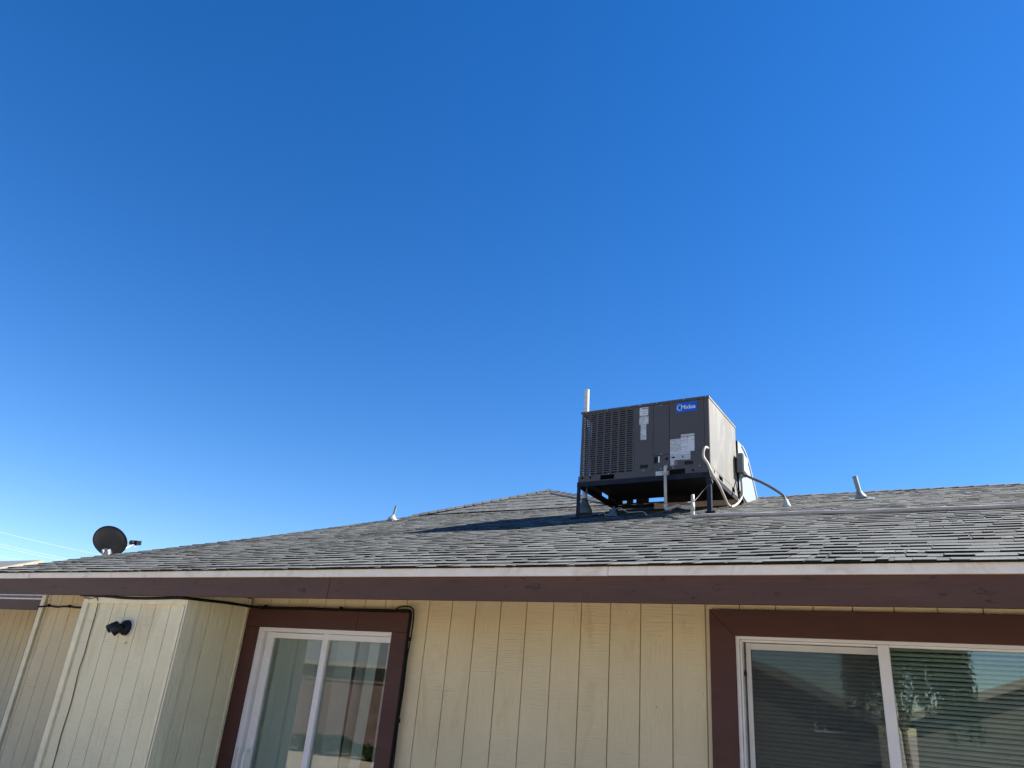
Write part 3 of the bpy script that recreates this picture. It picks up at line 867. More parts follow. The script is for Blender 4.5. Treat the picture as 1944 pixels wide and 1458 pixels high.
# louvre of the control opening, knock-outs
MB().box(0.949, 0.963, -0.006, -0.0005, 0.162, 0.231).build('terminal_strip', 'print_white', ac)
MB().tube([(0.921, 0.010, 0.20), (0.921, -0.004, 0.20)], 0.013, 12).build('service_valve', 'black_plastic', ac)
MB().tube([(1.044, 0.0, 0.197), (1.044, -0.0015, 0.197)], 0.020, 16).build('knockout', 'ac_dark', ac)
sc = MB()
for (u, z) in [(0.06, 0.858), (0.33, 0.858), (0.60, 0.858), (0.735, 0.858), (0.935, 0.858), (1.25, 0.858), (1.49, 0.858)]:
    sc.tube([(u, -0.012, z), (u, -0.0165, z)], 0.006, 8)
for (u, z) in [(0.98, 0.83), (0.985, 0.256), (0.78, 0.086), (1.115, 0.088), (1.405, 0.088), (0.36, 0.086), (0.98, 0.088)]:
    sc.tube([(u, 0.0, z), (u, -0.0065, z)], 0.006, 8)
sc.build('screws', 'screw', ac, kind='stuff')
# badge
lg = MB().box(1.155, 1.391, -0.004, -0.0005, 0.716, 0.827).build('badge', 'logo_blue', ac, bevel=0.001)
text_part('lettering', 'Midea', 0.070, 1.214, -0.0052, 0.748, 'print_white', lg, 0.98)
ring = MB(); vs = []; fs = []
for i in range(25):
    a = R(62 + i * 250 / 24); wv = 0.0018 + 0.0025 * math.sin(math.pi * i / 24)
    cx, cz = 1.202, 0.772
    vs += [(cx + math.cos(a) * (0.034 - wv), -0.0054, cz + math.sin(a) * (0.034 - wv)), (cx + math.cos(a) * (0.034 + wv * 0.6), -0.0054, cz + math.sin(a) * (0.034 + wv * 0.6))]
for i in range(24): fs.append((2 * i, 2 * i + 1, 2 * i + 3, 2 * i + 2))
ring.add(vs, fs).build('badge_ring', 'print_white', lg)
# stickers
def sticker(u0, u1, z0, z1, mat='sticker', d=-0.0006):
    return MB().box(u0, u1, d - 0.0008, d, z0, z1).build('sticker', mat, ac)
s1 = sticker(0.725, 0.829, 0.731, 0.832, 'sticker_pale'); text_part('lettering', 'WARNING', 0.017, 0.752, -0.0022, 0.812, 'print_black', s1, 0.9)
s2 = sticker(0.723, 0.832, 0.628, 0.729); MB().box(0.723, 0.832, -0.0024, -0.0016, 0.716, 0.729).build('header_strip', 'conduit_grey', s2)
text_part('lettering', 'CAUTION', 0.014, 0.745, -0.0032, 0.717, 'print_white', s2, 1.0)
sticker(0.739, 0.807, 0.444, 0.626)
sticker(1.082, 1.204, 0.172, 0.412)
eg = sticker(1.2045, 1.355, 0.259, 0.455, 'sticker_pale', -0.0018)
text_part('lettering', 'ENERGYGUIDE', 0.0235, 1.2085, -0.0034, 0.425, 'print_black', eg, 0.94)
MB().add([(1.279, -0.0032, 0.424), (1.285, -0.0032, 0.424), (1.285, -0.0032, 0.414), (1.290, -0.0032, 0.414), (1.282, -0.0032, 0.404), (1.274, -0.0032, 0.414), (1.279, -0.0032, 0.414)], [tuple(range(7))]).build('print_mark', 'print_black', eg)
s6 = sticker(1.206, 1.308, 0.168, 0.258); MB().add([(1.215, -0.0022, 0.215), (1.235, -0.0022, 0.215), (1.228, -0.0022, 0.190), (1.222, -0.0022, 0.190)], [(0, 1, 2, 3)]).build('print_mark', 'print_black', s6)
MB().box(1.100, 1.136, -0.0026, -0.0015, 0.196, 0.214).build('print_mark', 'print_black', s6)
sticker(1.084, 1.128, 0.116, 0.171); sticker(1.130, 1.162, 0.118, 0.169, 'box_grey')
MB().box(0.921, 1.066, -0.0095, -0.0083, 0.012, 0.060).build('sticker', 'sticker', ac)

# steel stand under the unit
st = root('steel_stand', ACO, 'dark angle-iron stand carrying the rooftop air conditioner', 'stand', rz=PHI)
BASES[st.name] = 1
MB().box(-0.020, AW + 0.010, -0.016, -0.010, -0.046, 0.010).build('front_rail', 'steel_frame', st)
MB().box(-0.020, AW + 0.010, -0.010, 0.040, -0.006, -0.001).build('front_ledge', 'steel_frame', st)
MB().box(-0.020, AW + 0.010, AD + 0.008, AD + 0.014, -0.050, -0.001).build('back_rail', 'steel_frame', st)
MB().box(-0.020, -0.014, -0.009, AD + 0.008, -0.050, -0.001).build('side_rail', 'steel_frame', st)
MB().box(-0.014, 0.035, 0.045, AD + 0.008, -0.006, -0.001).build('side_ledge', 'steel_frame', st)
MB().box(AW + 0.006, AW + 0.012, -0.009, AD + 0.008, -0.050, 0.004).build('side_rail', 'steel_frame', st)
def roof_z(u, d):
    y = ACO.y + d * math.cos(PHI) + u * math.sin(PHI)
    return C + ZE + (y - YE) * SL - ACO.z
for (u, d, sx_, sy_) in [(-0.018, -0.014, 1, 1), (AW + 0.008, -0.014, -1, 1), (-0.018, AD + 0.012, 1, -1), (AW + 0.008, AD + 0.012, -1, -1)]:
    zb = roof_z(u, d) + 0.004
    lg_ = MB()
    lg_.box(min(u, u + 0.045 * sx_), max(u, u + 0.045 * sx_), min(d, d + 0.006 * sy_), max(d, d + 0.006 * sy_), zb, -0.045)
    lg_.box(min(u, u + 0.006 * sx_), max(u, u + 0.006 * sx_), min(d + 0.006 * sy_, d + 0.045 * sy_), max(d + 0.006 * sy_, d + 0.045 * sy_), zb, -0.045)
    lg_.build('leg', 'steel_frame', st)
    MB().box(u - 0.05, u + 0.05, d - 0.05, d + 0.05, zb - 0.006, zb + 0.006).build('foot_plate', 'steel_frame', st)
MB().box(0.06, 0.075, 0.06, 0.075, -0.10, -0.002).build('bracket', 'conduit_grey', st)

# galvanised duct elbow behind the unit
de = root('duct_elbow', W(-2.4, 8.9, 2.45), 'galvanised sheet-metal duct elbow curving down behind the air conditioner', 'duct')
prof = [(8.40, 3.02), (8.60, 3.025), (8.71, 3.005), (8.80, 2.975), (8.875, 2.935), (8.97, 2.875), (9.06, 2.795), (9.14, 2.725), (9.21, 2.655), (9.28, 2.585), (9.345, 2.50)]
inner = [(8.80, 2.36), (8.62, 2.40), (8.46, 2.42)]
dm = MB(); nP = len(prof)
low_ = [(8.40 + (9.345 - 8.40) * i / (nP - 1), 2.42 - 0.06 * min(1, i / 4) + 0.12 * max(0, (i - 4) / (nP - 5))) for i in range(nP)]
for xx in (-1.94, -2.79):
    vs = [W(xx, y, z) for y, z in prof] + [W(xx, y, z) for y, z in low_]
    dm.add(vs, [(i, i + 1, nP + i + 1, nP + i) for i in range(nP - 1)])
vs = [W(-1.94, y, z) for y, z in prof] + [W(-2.79, y, z) for y, z in prof]
dm.add(vs, [(i, i + 1, nP + i + 1, nP + i) for i in range(nP - 1)], smooth=True)
vs = [W(-1.94, y, z) for y, z in low_] + [W(-2.79, y, z) for y, z in low_]
dm.add(vs, [(i, i + 1, nP + i + 1, nP + i) for i in range(nP - 1)])
dm.build('duct_body', 'galvanized', de)
MB().prism([W(-1.915, y, z) for y, z in [(8.80, 2.37), (9.40, 2.58), (9.40, 2.50), (8.80, 2.30)]], (-0.90, 0, 0)).build('flange', 'galvanized', de)
MB().prism([W(-1.934, y, z) for y, z in prof[1:]] + [W(-1.934, y - 0.018, z - 0.022) for y, z in prof[1:]][::-1], (0.006, 0, 0)).build('seam', 'galvanized', de)
MB().prism([W(-1.95, 8.45, 2.40), W(-1.95, 8.78, 2.385), W(-1.95, 8.80, 2.31), W(-1.95, 8.40, 2.20)], (-0.8, 0, 0)).build('transition', 'ac_dark', de)  # duct metal given a near-black colour for the shade on this flank
# low beige curb on the roof beneath the unit
cu = MB().prism([W(-2.95, 8.36, 2.235), W(-2.95, 8.36, 2.30), W(-2.95, 8.62, 2.36), W(-2.95, 8.62, 2.30)], (1.0, 0, 0)).build('roof_curb', 'pvc_weathered')
tag(cu, 'long low beige metal curb on the shingles under the rooftop unit', 'curb')

# electrical disconnect and its wiring
eb = root('disconnect_box', W(-1.88, 8.42, 2.7), 'small grey electrical disconnect box with pale door beside the duct', 'electrical box')
MB().box(-1.938, -1.868, 8.30, 8.53, C + 2.60, C + 2.83).build('box_body', 'box_grey', eb, bevel=0.004)
MB().box(-1.866, -1.858, 8.312, 8.52, C + 2.615, C + 2.82).build('box_door', 'box_door', eb, bevel=0.003)
MB().tube([W(-1.91, 8.36, 2.60), W(-1.91, 8.36, 2.545)], 0.024, 12).build('fitting', 'lead_grey', eb)
co = root('grey_conduit', W(-1.32, 7.71, 2.01), 'curved grey conduit running from the disconnect box to a roof flashing', 'conduit')
MB().tube(smooth_path([W(-1.90, 8.36, 2.590), W(-1.85, 8.36, 2.570), W(-1.76, 8.28, 2.505), W(-1.655, 8.18, 2.432), W(-1.54, 8.04, 2.335), W(-1.43, 7.91, 2.235), W(-1.355, 7.79, 2.15), W(-1.325, 7.72, 2.075)]), 0.0155, 12).build('conduit_tube', 'conduit_grey', co)
MB().tube([W(-1.318, 7.712, 2.00), W(-1.320, 7.713, 2.03), W(-1.322, 7.715, 2.075), W(-1.323, 7.716, 2.09)], [0.046, 0.040, 0.024, 0.020], 16).build('cone_flashing', 'flashing_white', co)
MB().obox(W(-1.318, 7.715, 2.014), (1, 0, 0), (0, CO, SI), (0, -SI, CO), 0.09, 0.11, 0.002).build('flashing_sheet', 'flashing_white', co)

ho = MB().tube(smooth_path([W(-2.012, 7.372, 2.592), W(-2.02, 7.315, 2.588), W(-2.035, 7.285, 2.545), W(-2.035, 7.28, 2.47), W(-1.995, 7.29, 2.395), W(-1.96, 7.315, 2.295), W(-1.945, 7.52, 2.226), W(-1.945, 7.728, 2.153), W(-1.945, 7.86, 2.112), W(-1.945, 8.03, 2.130), W(-1.945, 8.30, 2.235), W(-1.93, 8.44, 2.35), W(-1.915, 8.40, 2.46), W(-1.91, 8.36, 2.56)]), 0.0135, 10).build('flexible_hose', 'hose_beige')
tag(ho, 'beige flexible conduit looping from the front corner of the unit to the disconnect box', 'hose')
hw = MB().tube(smooth_path([W(-2.03, 7.37, 2.50), W(-2.03, 7.34, 2.46), W(-2.005, 7.33, 2.38), W(-1.985, 7.34, 2.27), W(-1.963, 7.33, 2.20), W(-2.003, 7.31, 2.165), W(-2.049, 7.27, 2.105), W(-2.084, 7.2, 2.02), W(-2.107, 7.12, 1.96), W(-2.147, 7.0, 1.915), W(-2.3, 7.12, 1.90), W(-2.5, 7.2, 1.88), W(-2.62, 7.15, 1.84)]), 0.0045, 6).build('control_wire', 'conduit_grey')
tag(hw, 'thin grey control wire drooping from the unit corner to the drain pipe', 'wire')

# condensate drain
dr = root('condensate_drain', W(-2.03, 6.86, 1.73), 'cream plastic condensate drain pipe running from the unit along the roof', 'pipe')
pr = 0.0175
MB().tube(smooth_path([W(-2.467, 7.40, 2.425), W(-2.467, 7.36, 2.425), W(-2.467, 7.335, 2.405), W(-2.466, 7.33, 2.34)], 4) , pr, 12).build('outlet_elbow', 'pvc', dr)
MB().tube([W(-2.466, 7.33, 2.36), W(-2.461, 7.33, 1.985)], pr * 0.92, 12).build('drop_pipe', 'pvc', dr)
MB().tube(smooth_path([W(-2.461, 7.33, 2.0), W(-2.460, 7.33, 1.968), W(-2.44, 7.318, 1.948), W(-2.40, 7.295, 1.944)], 5), pr * 1.2, 12).build('elbow', 'pvc', dr)
MB().tube(smooth_path([W(-2.41, 7.30, 1.944), W(-2.35, 7.25, 1.943), W(-2.29, 7.18, 1.938), W(-2.22, 7.10, 1.905), W(-2.14, 7.0, 1.868), W(-2.045, 6.875, 1.835)]), pr * 0.9, 12).build('bent_pipe', 'pvc', dr)
MB().tube([W(-2.032, 6.86, 1.955), W(-2.034, 6.86, 1.86)], pr * 0.9, 12).build('vent_stub', 'pvc', dr)
MB().tube([W(-2.034, 6.86, 1.875), W(-2.035, 6.86, 1.79)], pr * 1.15, 12).build('tee', 'pvc', dr)
MB().tube(smooth_path([W(-2.035, 6.86, 1.795), W(-2.036, 6.86, 1.765), W(-2.030, 6.86, 1.747), W(-2.005, 6.86, 1.742), W(-1.97, 6.86, 1.742)], 5), pr * 1.15, 12).build('elbow', 'pvc', dr)
def on_roof(x, y, h): return W(x, y, ZE + (y - YE) * SL + h)
lp = [(-1.98, 6.84), (-1.70, 6.78), (-1.30, 6.66), (-0.90, 6.60), (-0.52, 6.50), (-0.1, 6.46), (0.3, 6.42), (0.6, 6.38), (1.6, 6.27), (3.2, 6.1), (5.9, 5.8)]
MB().tube(smooth_path([on_roof(x, y, 0.020 + (0.004 if i % 2 else 0.0)) for i, (x, y) in enumerate(lp)], 5), 0.0165, 12).build('long_pipe', 'pvc_weathered', dr)

# ------------------------------------------------------------------ roof vents
def vent(name, base, top_, r, rb, hb_, mat, fmat, label, cat='vent pipe', sheet=0.2):
    o = root(name, base, label, cat)
    base, top_ = Vector(base), Vector(top_)
    ax = (top_ - base).normalized()
    MB().tube([base - ax * 0.03, top_], r, 16, caps=False).build('pipe', mat, o)
    MB().tube([top_ - ax * 0.02, top_ - ax * 0.001], r * 0.86, 16).build('pipe_bore', 'ac_dark', o)
    MB().tube([top_ - ax * 0.012, top_ + ax * 0.001], r * 1.06, 16, caps=False).build('rim', mat, o)
    MB().tube([base, base + ax * hb_ * 0.35, base + ax * hb_ * 0.8, base + ax * hb_], [rb, rb * 0.82, r * 1.35, r * 1.08], 18).build('boot', fmat, o)
    n = Vector((0, -SI, CO))
    MB().obox(base + n * 0.004, (1, 0, 0), (0, CO, SI), n, sheet * 0.5, sheet * 0.62, 0.0025).build('flashing_sheet', fmat, o)
    return o
vent('vent_pipe', on_roof(-0.662, 8.20, 0.012), W(-0.700, 8.19, 2.428), 0.0245, 0.066, 0.085, 'lead_grey', 'lead_grey', 'leaning grey vent pipe on the roof right of the air conditioner', sheet=0.24)
vent('vent_pipe', on_roof(-7.232, 8.70, 0.012), W(-7.190, 8.70, 2.572), 0.018, 0.075, 0.085, 'lead_grey', 'flashing_white', 'thin vent pipe with white boot at the left hip of the roof', sheet=0.13)
vent('vent_pipe', on_roof(-3.585, 7.75, 0.012), W(-3.622, 7.75, 3.634), 0.031, 0.105, 0.20, 'pipe_white', 'lead_dark', 'tall white vent pipe rising behind the air conditioner', sheet=0.34)
fl = root('cone_flashing', on_roof(-3.08, 7.40, 0.0), 'small blue-grey cone flashing on the roof under the air conditioner', 'flashing')
MB().tube([on_roof(-3.08, 7.40, 0.0), on_roof(-3.08, 7.40, 0.02), on_roof(-3.075, 7.40, 0.085), on_roof(-3.07, 7.40, 0.12)], [0.062, 0.055, 0.024, 0.013], 12).build('cone', 'lead_dark', fl)
MB().obox(on_roof(-3.08, 7.42, 0.006), (1, 0, 0), (0, CO, SI), (0, -SI, CO), 0.10, 0.12, 0.002).build('flashing_sheet', 'lead_dark', fl)
wr_ = MB().tube(smooth_path([on_roof(-3.35, 7.62, 0.02), on_roof(-3.25, 7.55, 0.05), on_roof(-3.2, 7.5, 0.02), on_roof(-3.02, 7.42, 0.10), on_roof(-2.9, 7.38, 0.05), on_roof(-2.75, 7.42, 0.045), on_roof(-2.66, 7.32, 0.012)]), 0.0045, 6).build('loose_wire', 'hose_beige')
tag(wr_, 'loose pale wire lying on the roof under the air conditioner', 'wire')

# ------------------------------------------------------------------ satellite dish on the wing roof
dc0 = W(-13.08, 7.98, 2.03)
sdish = root('satellite_dish', W(-13.03, 8.0, 1.60), 'dark grey satellite dish seen from behind at the far left roof edge', 'satellite dish')
vdir = (dc0 - Vector((0, 0, C))).normalized()
rt = Vector((vdir.y, -vdir.x, 0)).normalized()
bore = (Vector((vdir.x, vdir.y, 0)).normalized() * 0.76 + rt * 0.30 + Vector((0, 0, 0.58))).normalized()
sxv = bore.cross(Vector((0, 0, 1))).normalized(); syv = sxv.cross(bore).normalized()
mb = MB(); NR, NS = 8, 40; vs = []
for i in range(NR + 1):
    rr = i / NR
    for j in range(NS):
        a = 2 * math.pi * j / NS
        px_ = rr * 0.30 * math.cos(a); py_ = rr * 0.30 * math.sin(a)
        if py_ < 0: px_ *= 1 - 0.18 * (py_ / 0.30) ** 2
        vs.append(dc0 + sxv * px_ + syv * py_ + bore * (0.085 * (rr * rr - 1)))
fs = []
for i in range(NR):
    for j in range(NS):
        fs.append((i * NS + j, i * NS + (j + 1) % NS, (i + 1) * NS + (j + 1) % NS, (i + 1) * NS + j))
mb.add(vs, fs, smooth=True)
rf = mb.build('reflector', 'dish_grey', sdish)
sm = rf.modifiers.new('thickness', 'SOLIDIFY'); sm.thickness = 0.006
rimv = [vs[NR * NS + j] for j in range(NS)]
MB().tube(rimv + [rimv[0]], 0.006, 6, caps=False).build('rim', 'black_plastic', sdish)
bk = dc0 - syv * 0.17 - bore * 0.08
MB().tube([bk + bore * 0.03, bk - bore * 0.02], 0.07, 18).build('back_plate', 'bracket_metal', sdish)
MB().obox(bk - bore * 0.05 - sxv * 0.045, sxv, bore, syv, 0.014, 0.05, 0.075).build('bracket', 'bracket_metal', sdish)
MB().obox(bk - bore * 0.05 + sxv * 0.045, sxv, bore, syv, 0.014, 0.05, 0.075).build('bracket', 'bracket_metal', sdish)
MB().tube([bk - bore * 0.06 + Vector((0, 0, 0.04)), Vector((bk.x - bore.x * 0.06, bk.y - bore.y * 0.06, C + 0.705 + (7.8 - YS) / 3 - 0.03))], 0.022, 12).build('mast', 'bracket_metal', sdish)
lnb = dc0 + Vector((vdir.x, vdir.y, 0)) * 0.25 + rt * 0.39 + Vector((0, 0, 0.075))
arm0 = dc0 - syv * 0.24 + rt * 0.06
MB().tube([arm0, lnb - Vector((0, 0, 0.04))], 0.009, 8).build('feed_arm', 'bracket_metal', sdish)
fd = (dc0 - lnb).normalized()
MB().tube([lnb, lnb + fd * 0.07], [0.03, 0.04], 12).build('feed_horn', 'black_plastic', sdish)
MB().obox(lnb - fd * 0.045, fd, sxv, fd.cross(sxv), 0.05, 0.055, 0.04).build('receiver', 'black_plastic', sdish)
MB().obox(lnb - fd * 0.03 - Vector((0, 0, 0.05)), fd, sxv, fd.cross(sxv), 0.03, 0.02, 0.02).build('receiver_clamp', 'print_white', sdish)

# ------------------------------------------------------------------ security floodlight on the bump-out
fl_ = root('floodlight', W(-5.825, BY, 0.275), 'black twin-head security floodlight on the cream bump-out wall', 'floodlight')
fx, fz = -5.822, 0.278
MB().tube([W(fx, BY - 0.0005, fz), W(fx, BY - 0.012, fz)], 0.068, 24).build('rim', 'light_rim', fl_)
MB().tube([W(fx, BY - 0.012, fz), W(fx, BY - 0.035, fz), W(fx, BY - 0.05, fz), W(fx, BY - 0.058, fz)], [0.061, 0.058, 0.047, 0.026], 20).build('housing', 'black_plastic', fl_)
for (hx, hz, dv) in [(-0.070, 0.000, Vector((-0.62, -0.42, -0.50))), (0.0, -0.020, Vector((-0.52, -0.45, -0.62)))]:
    dv = dv.normalized()
    c = W(fx + hx, BY - 0.085, fz + hz)
    MB().tube([W(fx + hx * 0.3, BY - 0.04, fz + 0.02), c - dv * 0.02], 0.012, 10).build('arm', 'black_plastic', fl_)
    hd = MB().tube([c - dv * 0.044, c - dv * 0.036, c + dv * 0.042], [0.021, 0.029, 0.034], 18).build('lamp_head', 'black_plastic', fl_)
    MB().tube([c + dv * 0.0425, c + dv * 0.0445], 0.030, 18).build('lens', 'lamp_lens', hd)
sg = MB()
for k in range(26):
    a, b2 = random.gauss(0, 0.018), random.gauss(0, 0.007)
    r_ = random.uniform(0.002, 0.006); x_, z_ = -5.795 + a, 0.165 + b2
    sg.add([W(x_ + r_ * math.cos(q), BY - 0.0012 - k * 0.00002, z_ + r_ * 0.6 * math.sin(q)) for q in [i * math.pi / 3 for i in range(6)]], [tuple(range(6))])
sg.build('old_caulk', 'smudge', fl_, kind='stuff')

# ------------------------------------------------------------------ cables
def cable(name, pts, r, mat, label, k=6):
    o = MB().tube(smooth_path(pts, k), r, 8).build(name, mat)
    return tag(o, label, 'cable')
yb = BY - 0.028; yd = YW - 0.042
for (n_, dz, dy, r_) in [('main', 0.0, 0.0, 0.010)]:
    pts = [W(-6.56, yb, 0.528), W(-6.17, yb, 0.520), W(-5.95, yb, 0.510), W(-5.70, yb, 0.508), W(-5.45, yb, 0.512), W(-5.27, yb, 0.516), W(-5.145, yb + 0.004, 0.514), W(-5.130, 4.05, 0.522), W(-5.125, 4.25, 0.532), W(-5.12, 4.44, 0.536), W(-5.08, yd, 0.535), W(-4.8, yd, 0.531), W(-4.465, yd, 0.533), W(-4.2, yd, 0.528), W(-3.85, yd, 0.531), W(-3.58, yd, 0.531), W(-3.47, yd, 0.533), W(-3.440, yd, 0.505), W(-3.442, yd, 0.34), W(-3.438, yd, 0.1), W(-3.443, yd, -0.2), W(-3.446, yd, -0.5), W(-3.445, yd, -1.2)]
    cable('black_cable', pts, 0.011, 'cable_black', 'thick black cable run across the bump-out top and around the door casing')
cable('black_cable', [W(-3.59, yd - 0.004, 0.528), W(-3.563, yd - 0.01, 0.549), W(-3.505, yd - 0.012, 0.563), W(-3.440, yd - 0.01, 0.556), W(-3.412, yd - 0.004, 0.519), W(-3.412, yd, 0.374), W(-3.424, yd, 0.2), W(-3.421, yd, 0.0), W(-3.428, yd, -0.2), W(-3.424, yd, -0.5), W(-3.428, yd, -1.2)], 0.0055, 'cable_black', 'thin black cable looped over the top right corner of the door casing')
cable('black_cable', [W(-8.34, YW - 0.03, 0.487), W(-8.28, YW - 0.032, 0.489), W(-8.167, YW - 0.012, 0.499), W(-7.997, YW - 0.012, 0.493), W(-7.9, YW - 0.012, 0.499), W(-7.79, YW - 0.012, 0.498), W(-7.6, YW - 0.012, 0.492), W(-7.3, YW - 0.012, 0.50), W(-6.9, YW - 0.012, 0.52), W(-6.53, 4.3, 0.53)], 0.0085, 'cable_black', 'black cable strung along the siding left of the bump-out')
cable('thin_wire', [W(-6.51, BY - 0.023, 0.508), W(-6.42, BY - 0.024, 0.498), W(-6.33, BY - 0.024, 0.510), W(-6.312, BY - 0.024, 0.495), W(-6.300, BY - 0.012, 0.447), W(-6.306, BY - 0.005, 0.204), W(-6.300, BY - 0.006, 0.05), W(-6.310, BY - 0.005, -0.071), W(-6.286, BY - 0.006, -0.317), W(-6.297, BY - 0.005, -0.547), W(-6.286, BY - 0.005, -0.786), W(-6.29, BY - 0.005, -1.5)], 0.0042, 'wire_brown', 'thin brown wire tacked down the front of the bump-out')
cable('dark_cable', [W(-6.524, BY - 0.004, 0.505), W(-6.524, BY - 0.002, 0.2), W(-6.525, BY - 0.003, -0.3), W(-6.524, BY - 0.003, -0.8), W(-6.524, BY - 0.003, -1.5)], 0.0085, 'rope_purple', 'dark cable running down the left edge of the bump-out')
clips = [(W(-6.17, yb - 0.004, 0.526)), (W(-5.27, yb - 0.004, 0.522)), (W(-4.95, yd - 0.004, 0.541)), (W(-4.12, yd - 0.004, 0.537)), (W(-3.42, yd - 0.006, 0.337)), (W(-3.425, yd - 0.006, -0.2)), (W(-8.167, YW - 0.016, 0.504)), (W(-7.79, YW - 0.016, 0.503))]
where = ['left end of the bump-out top', 'right end of the bump-out top', 'top left of the door casing', 'top middle of the door casing', 'upper right side of the door casing', 'lower right side of the door casing', 'siding near the corner board', 'siding near the bump-out']
for p, q in zip(clips, where):
    o = MB().obox(p, (1, 0, 0), (0, 1, 0), (0, 0, 1), 0.010, 0.012, 0.014).build('cable_clip', 'cable_black', bevel=0.003)
    tag(o, 'black cable clip at the ' + q, 'cable clip', 'cable clips on the wall')

# ------------------------------------------------------------------ neighbour on the left, power lines
def gable_house(name, label, axis, ridge, zr, slope, half, l0, l1, wallm, trim='neighbour_trim', windows=()):
    """axis 'x': ridge runs along x from l0 to l1 at y=ridge; axis 'y': along y at x=ridge"""
    def V(l, c, z): return Vector((l, c, z)) if axis == 'x' else Vector((c, l, z))
    o = root(name, V((l0 + l1) / 2, ridge, 0), label, 'house')
    ov = 0.35
    ze = zr - slope * half
    wl = MB()
    wz = zr - 0.12
    poly = lambda l: [V(l, ridge - half + ov, 0), V(l, ridge - half + ov, wz - slope * (half - ov)), V(l, ridge, wz), V(l, ridge + half - ov, wz - slope * (half - ov)), V(l, ridge + half - ov, 0)]
    a, b_ = poly(l0 + ov), poly(l1 - ov)
    wl.add(a + b_, [(0, 1, 2, 3, 4), (5, 6, 7, 8, 9), (0, 1, 6, 5), (3, 4, 9, 8)])
    wl.build('wall', wallm, o)
    rf_ = MB()
    for s_ in (-1, 1):
        p = [V(l0, ridge, zr), V(l1, ridge, zr), V(l1, ridge + s_ * half, ze), V(l0, ridge + s_ * half, ze)]
        rf_.prism(p, (0, 0, -0.05))
    rf_.build('roof', 'roof_plain', o)
    for l in (l0, l1):
        for s_ in (-1, 1):
            d = 0.03 if l == l1 else -0.03
            p = [V(l, ridge, zr - 0.005), V(l, ridge + s_ * half, ze - 0.005), V(l, ridge + s_ * half, ze - 0.17), V(l, ridge, zr - 0.175)]
            MB().prism(p, V(d, 0, 0)).build('barge_board', trim, o)
    for s_ in (-1, 1):
        p = [V(l0, ridge + s_ * half, ze - 0.16), V(l1, ridge + s_ * half, ze - 0.16), V(l1, ridge + s_ * half, ze - 0.01), V(l0, ridge + s_ * half, ze - 0.01)]
        MB().prism(p, V(0, s_ * 0.03, 0)).build('fascia_board', trim, o)
    return o
gable_house('neighbour_house', 'distant cream gable-roofed house at the far left edge', 'x', 10.2, C + 2.205, 0.38, 4.2, -33.0, -19.35, 'neighbour_wall')
bpy.context.view_layer.update()

def wire(a, b_, ra, rb, label):
    a, b_ = Vector(a), Vector(b_)
    pa = a * ra; pb = b_ * rb
    d = pb - pa
    p0, p1 = pa - d * 0.5, pb + d * 0.12
    pts = []
    for i in range(13):
        f = i / 12
        pts.append(p0.lerp(p1, f) + Vector((0, 0, C - 0.10 * 4 * f * (1 - f) + 0.08)))
    o = MB().tube(pts, 0.0055, 5).build('power_line', 'wire_bright')
    tag(o, label, 'power line', 'power lines at the far left')
wire((-0.8984, 0.4215, 0.1231), (-0.8511, 0.5124, 0.1141), 40, 46, 'highest overhead power line, reaching the satellite dish')
wire((-0.8982, 0.4254, 0.1112), (-0.8645, 0.4918, 0.1043), 40, 45, 'second overhead power line from the top, far left')
wire((-0.8981, 0.4263, 0.1085), (-0.8691, 0.4840, 0.1023), 40, 44, 'third overhead power line from the top, far left')
wire((-0.8977, 0.4296, 0.0982), (-0.8899, 0.4456, 0.0971), 40, 41, 'lowest overhead power line just above the neighbouring roof')

# ------------------------------------------------------------------ the yard behind the photographer (seen in the panes)
bw = root('block_wall', (-4, -7.0, 0), 'tan block garden wall mirrored in the door glass', 'wall')
for i in range(4):
    MB().box(-26 + i * 4.4, -26 + i * 4.4 + 4.385, -7.1, -6.95, 0, 1.66 + 0.01 * (i % 2)).build('wall_bay', 'block', bw)
    MB().box(-26 + i * 4.4, -26 + i * 4.4 + 4.385, -7.13, -6.92, 1.675, 1.73).build('coping', 'block', bw)
gable_house('mirrored_house', 'pale neighbouring house mirrored in the sliding door glass', 'x', -18.0, 4.0, 0.35, 4.6, -32.0, -14.0, 'neighbour_wall')
h2 = gable_house('mirrored_house', 'gabled neighbouring house mirrored in the left window pane', 'y', -5.6, 3.35, 0.42, 3.4, -20.0, -14.6, 'neighbour_wall')
wf = MB().box(-3.75, -2.65, -14.94, -14.90, 1.45, 2.2).build('window', 'vinyl_white', h2)
for q in range(4):
    MB().box(-3.70 + q * 0.26, -3.50 + q * 0.26, -14.899, -14.89, 1.51, 2.14).build('pane', 'print_black', wf)
h3 = gable_house('mirrored_house', 'low-gabled neighbouring house mirrored in the right window pane', 'y', 5.2, 4.45, 0.385, 6.6, -22.0, -10.9, 'neighbour_wall')

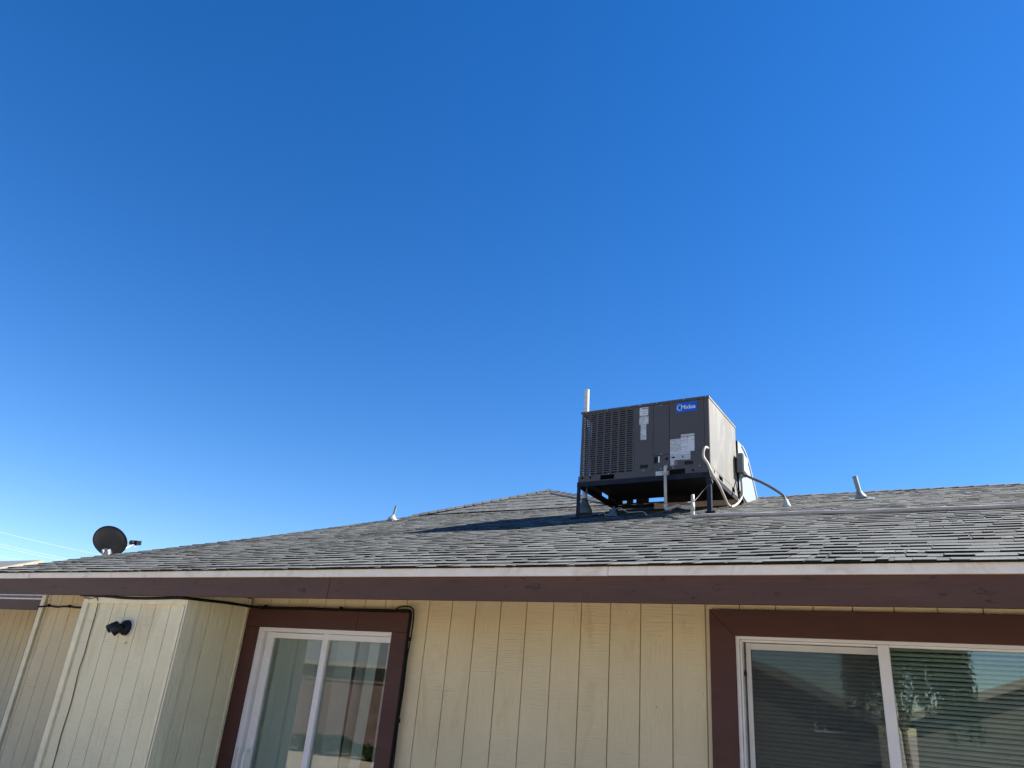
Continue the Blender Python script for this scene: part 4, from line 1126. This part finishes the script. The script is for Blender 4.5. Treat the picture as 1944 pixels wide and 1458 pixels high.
def leaves(mb, c, rx, rz, n, s0, droop=0.3):
    for i in range(n):
        while True:
            p = Vector((random.uniform(-1, 1), random.uniform(-1, 1), random.uniform(-1, 1)))
            if 0.35 < p.length < 1 + 0.25 * noise.noise(p * 3.1): break
        q = Vector((c[0] + p.x * rx, c[1] + p.y * rx, c[2] + p.z * rz))
        d = Vector((random.gauss(0, 1), random.gauss(0, 1), random.gauss(-droop, 1))).normalized()
        e_ = d.orthogonal().normalized() * s0 * 0.35
        mb.add([q, q + d * s0 * 0.5 + e_, q + d * s0, q + d * s0 * 0.5 - e_], [(0, 1, 2, 3)])
tr_ = root('yard_tree', (-1.1, -8.2, 0), 'tall leafy tree mirrored in the right window pane', 'tree')
MB().tube([(-1.1, -8.2, 0), (-1.05, -8.2, 1.0), (-1.12, -8.15, 2.0), (-1.1, -8.2, 3.2)], [0.07, 0.055, 0.045, 0.02], 10).build('trunk', 'bark', tr_)
for q in ((-1.7, -8.0, 3.0), (-0.6, -8.5, 3.1), (-1.2, -7.6, 3.5)):
    MB().tube([(-1.1, -8.2, 1.6), q], [0.03, 0.010], 8).build('limb', 'bark', tr_)
mb = MB()
for k in range(300):
    a = random.uniform(0, 2 * math.pi); rr = 0.98 * math.sqrt(random.random())
    top_z = 4.9 - 0.75 * rr ** 1.5 + random.uniform(-0.35, 0.25)
    ln = random.uniform(0.9, 2.7) * (0.7 + 0.3 * rr)
    px_, py_ = -0.95 + rr * math.cos(a) * 1.0, -8.2 + rr * math.sin(a)
    for j in range(int(ln * 95)):
        f = random.random()
        q = Vector((px_ + 0.16 * f * math.cos(a) + random.gauss(0, 0.045), py_ + 0.16 * f * math.sin(a) + random.gauss(0, 0.045), top_z - f * ln))
        d = Vector((random.gauss(0, 0.6), random.gauss(0, 0.6), -1)).normalized(); L_ = random.uniform(0.05, 0.10)
        e_ = d.orthogonal().normalized() * L_ * 0.22
        mb.add([q, q + d * L_ * 0.5 + e_, q + d * L_, q + d * L_ * 0.5 - e_], [(0, 1, 2, 3)])
mb.build('crown', 'leaf_tree', tr_)
for (x, y, rr, lb) in [(-13.6, -5.9, 0.62, 'round green shrub mirrored low in the door glass'), (-12.2, -6.1, 0.42, 'smaller green shrub beside the wall, mirrored in the door glass')]:
    sb_ = root('shrub', (x, y, 0), lb, 'shrub')
    MB().tube([(x, y, 0), (x, y, 0.2)], 0.03, 6).build('stem', 'bark', sb_)
    mb = MB()
    for q in range(9):
        leaves(mb, (x + random.uniform(-1.4, 1.4) * rr, y + random.uniform(-0.4, 0.4) * rr, rr * random.uniform(0.2, 0.5)), rr * random.uniform(0.4, 0.8), rr * random.uniform(0.2, 0.42), 1100, 0.05)
    mb.build('foliage', 'leaf', sb_)
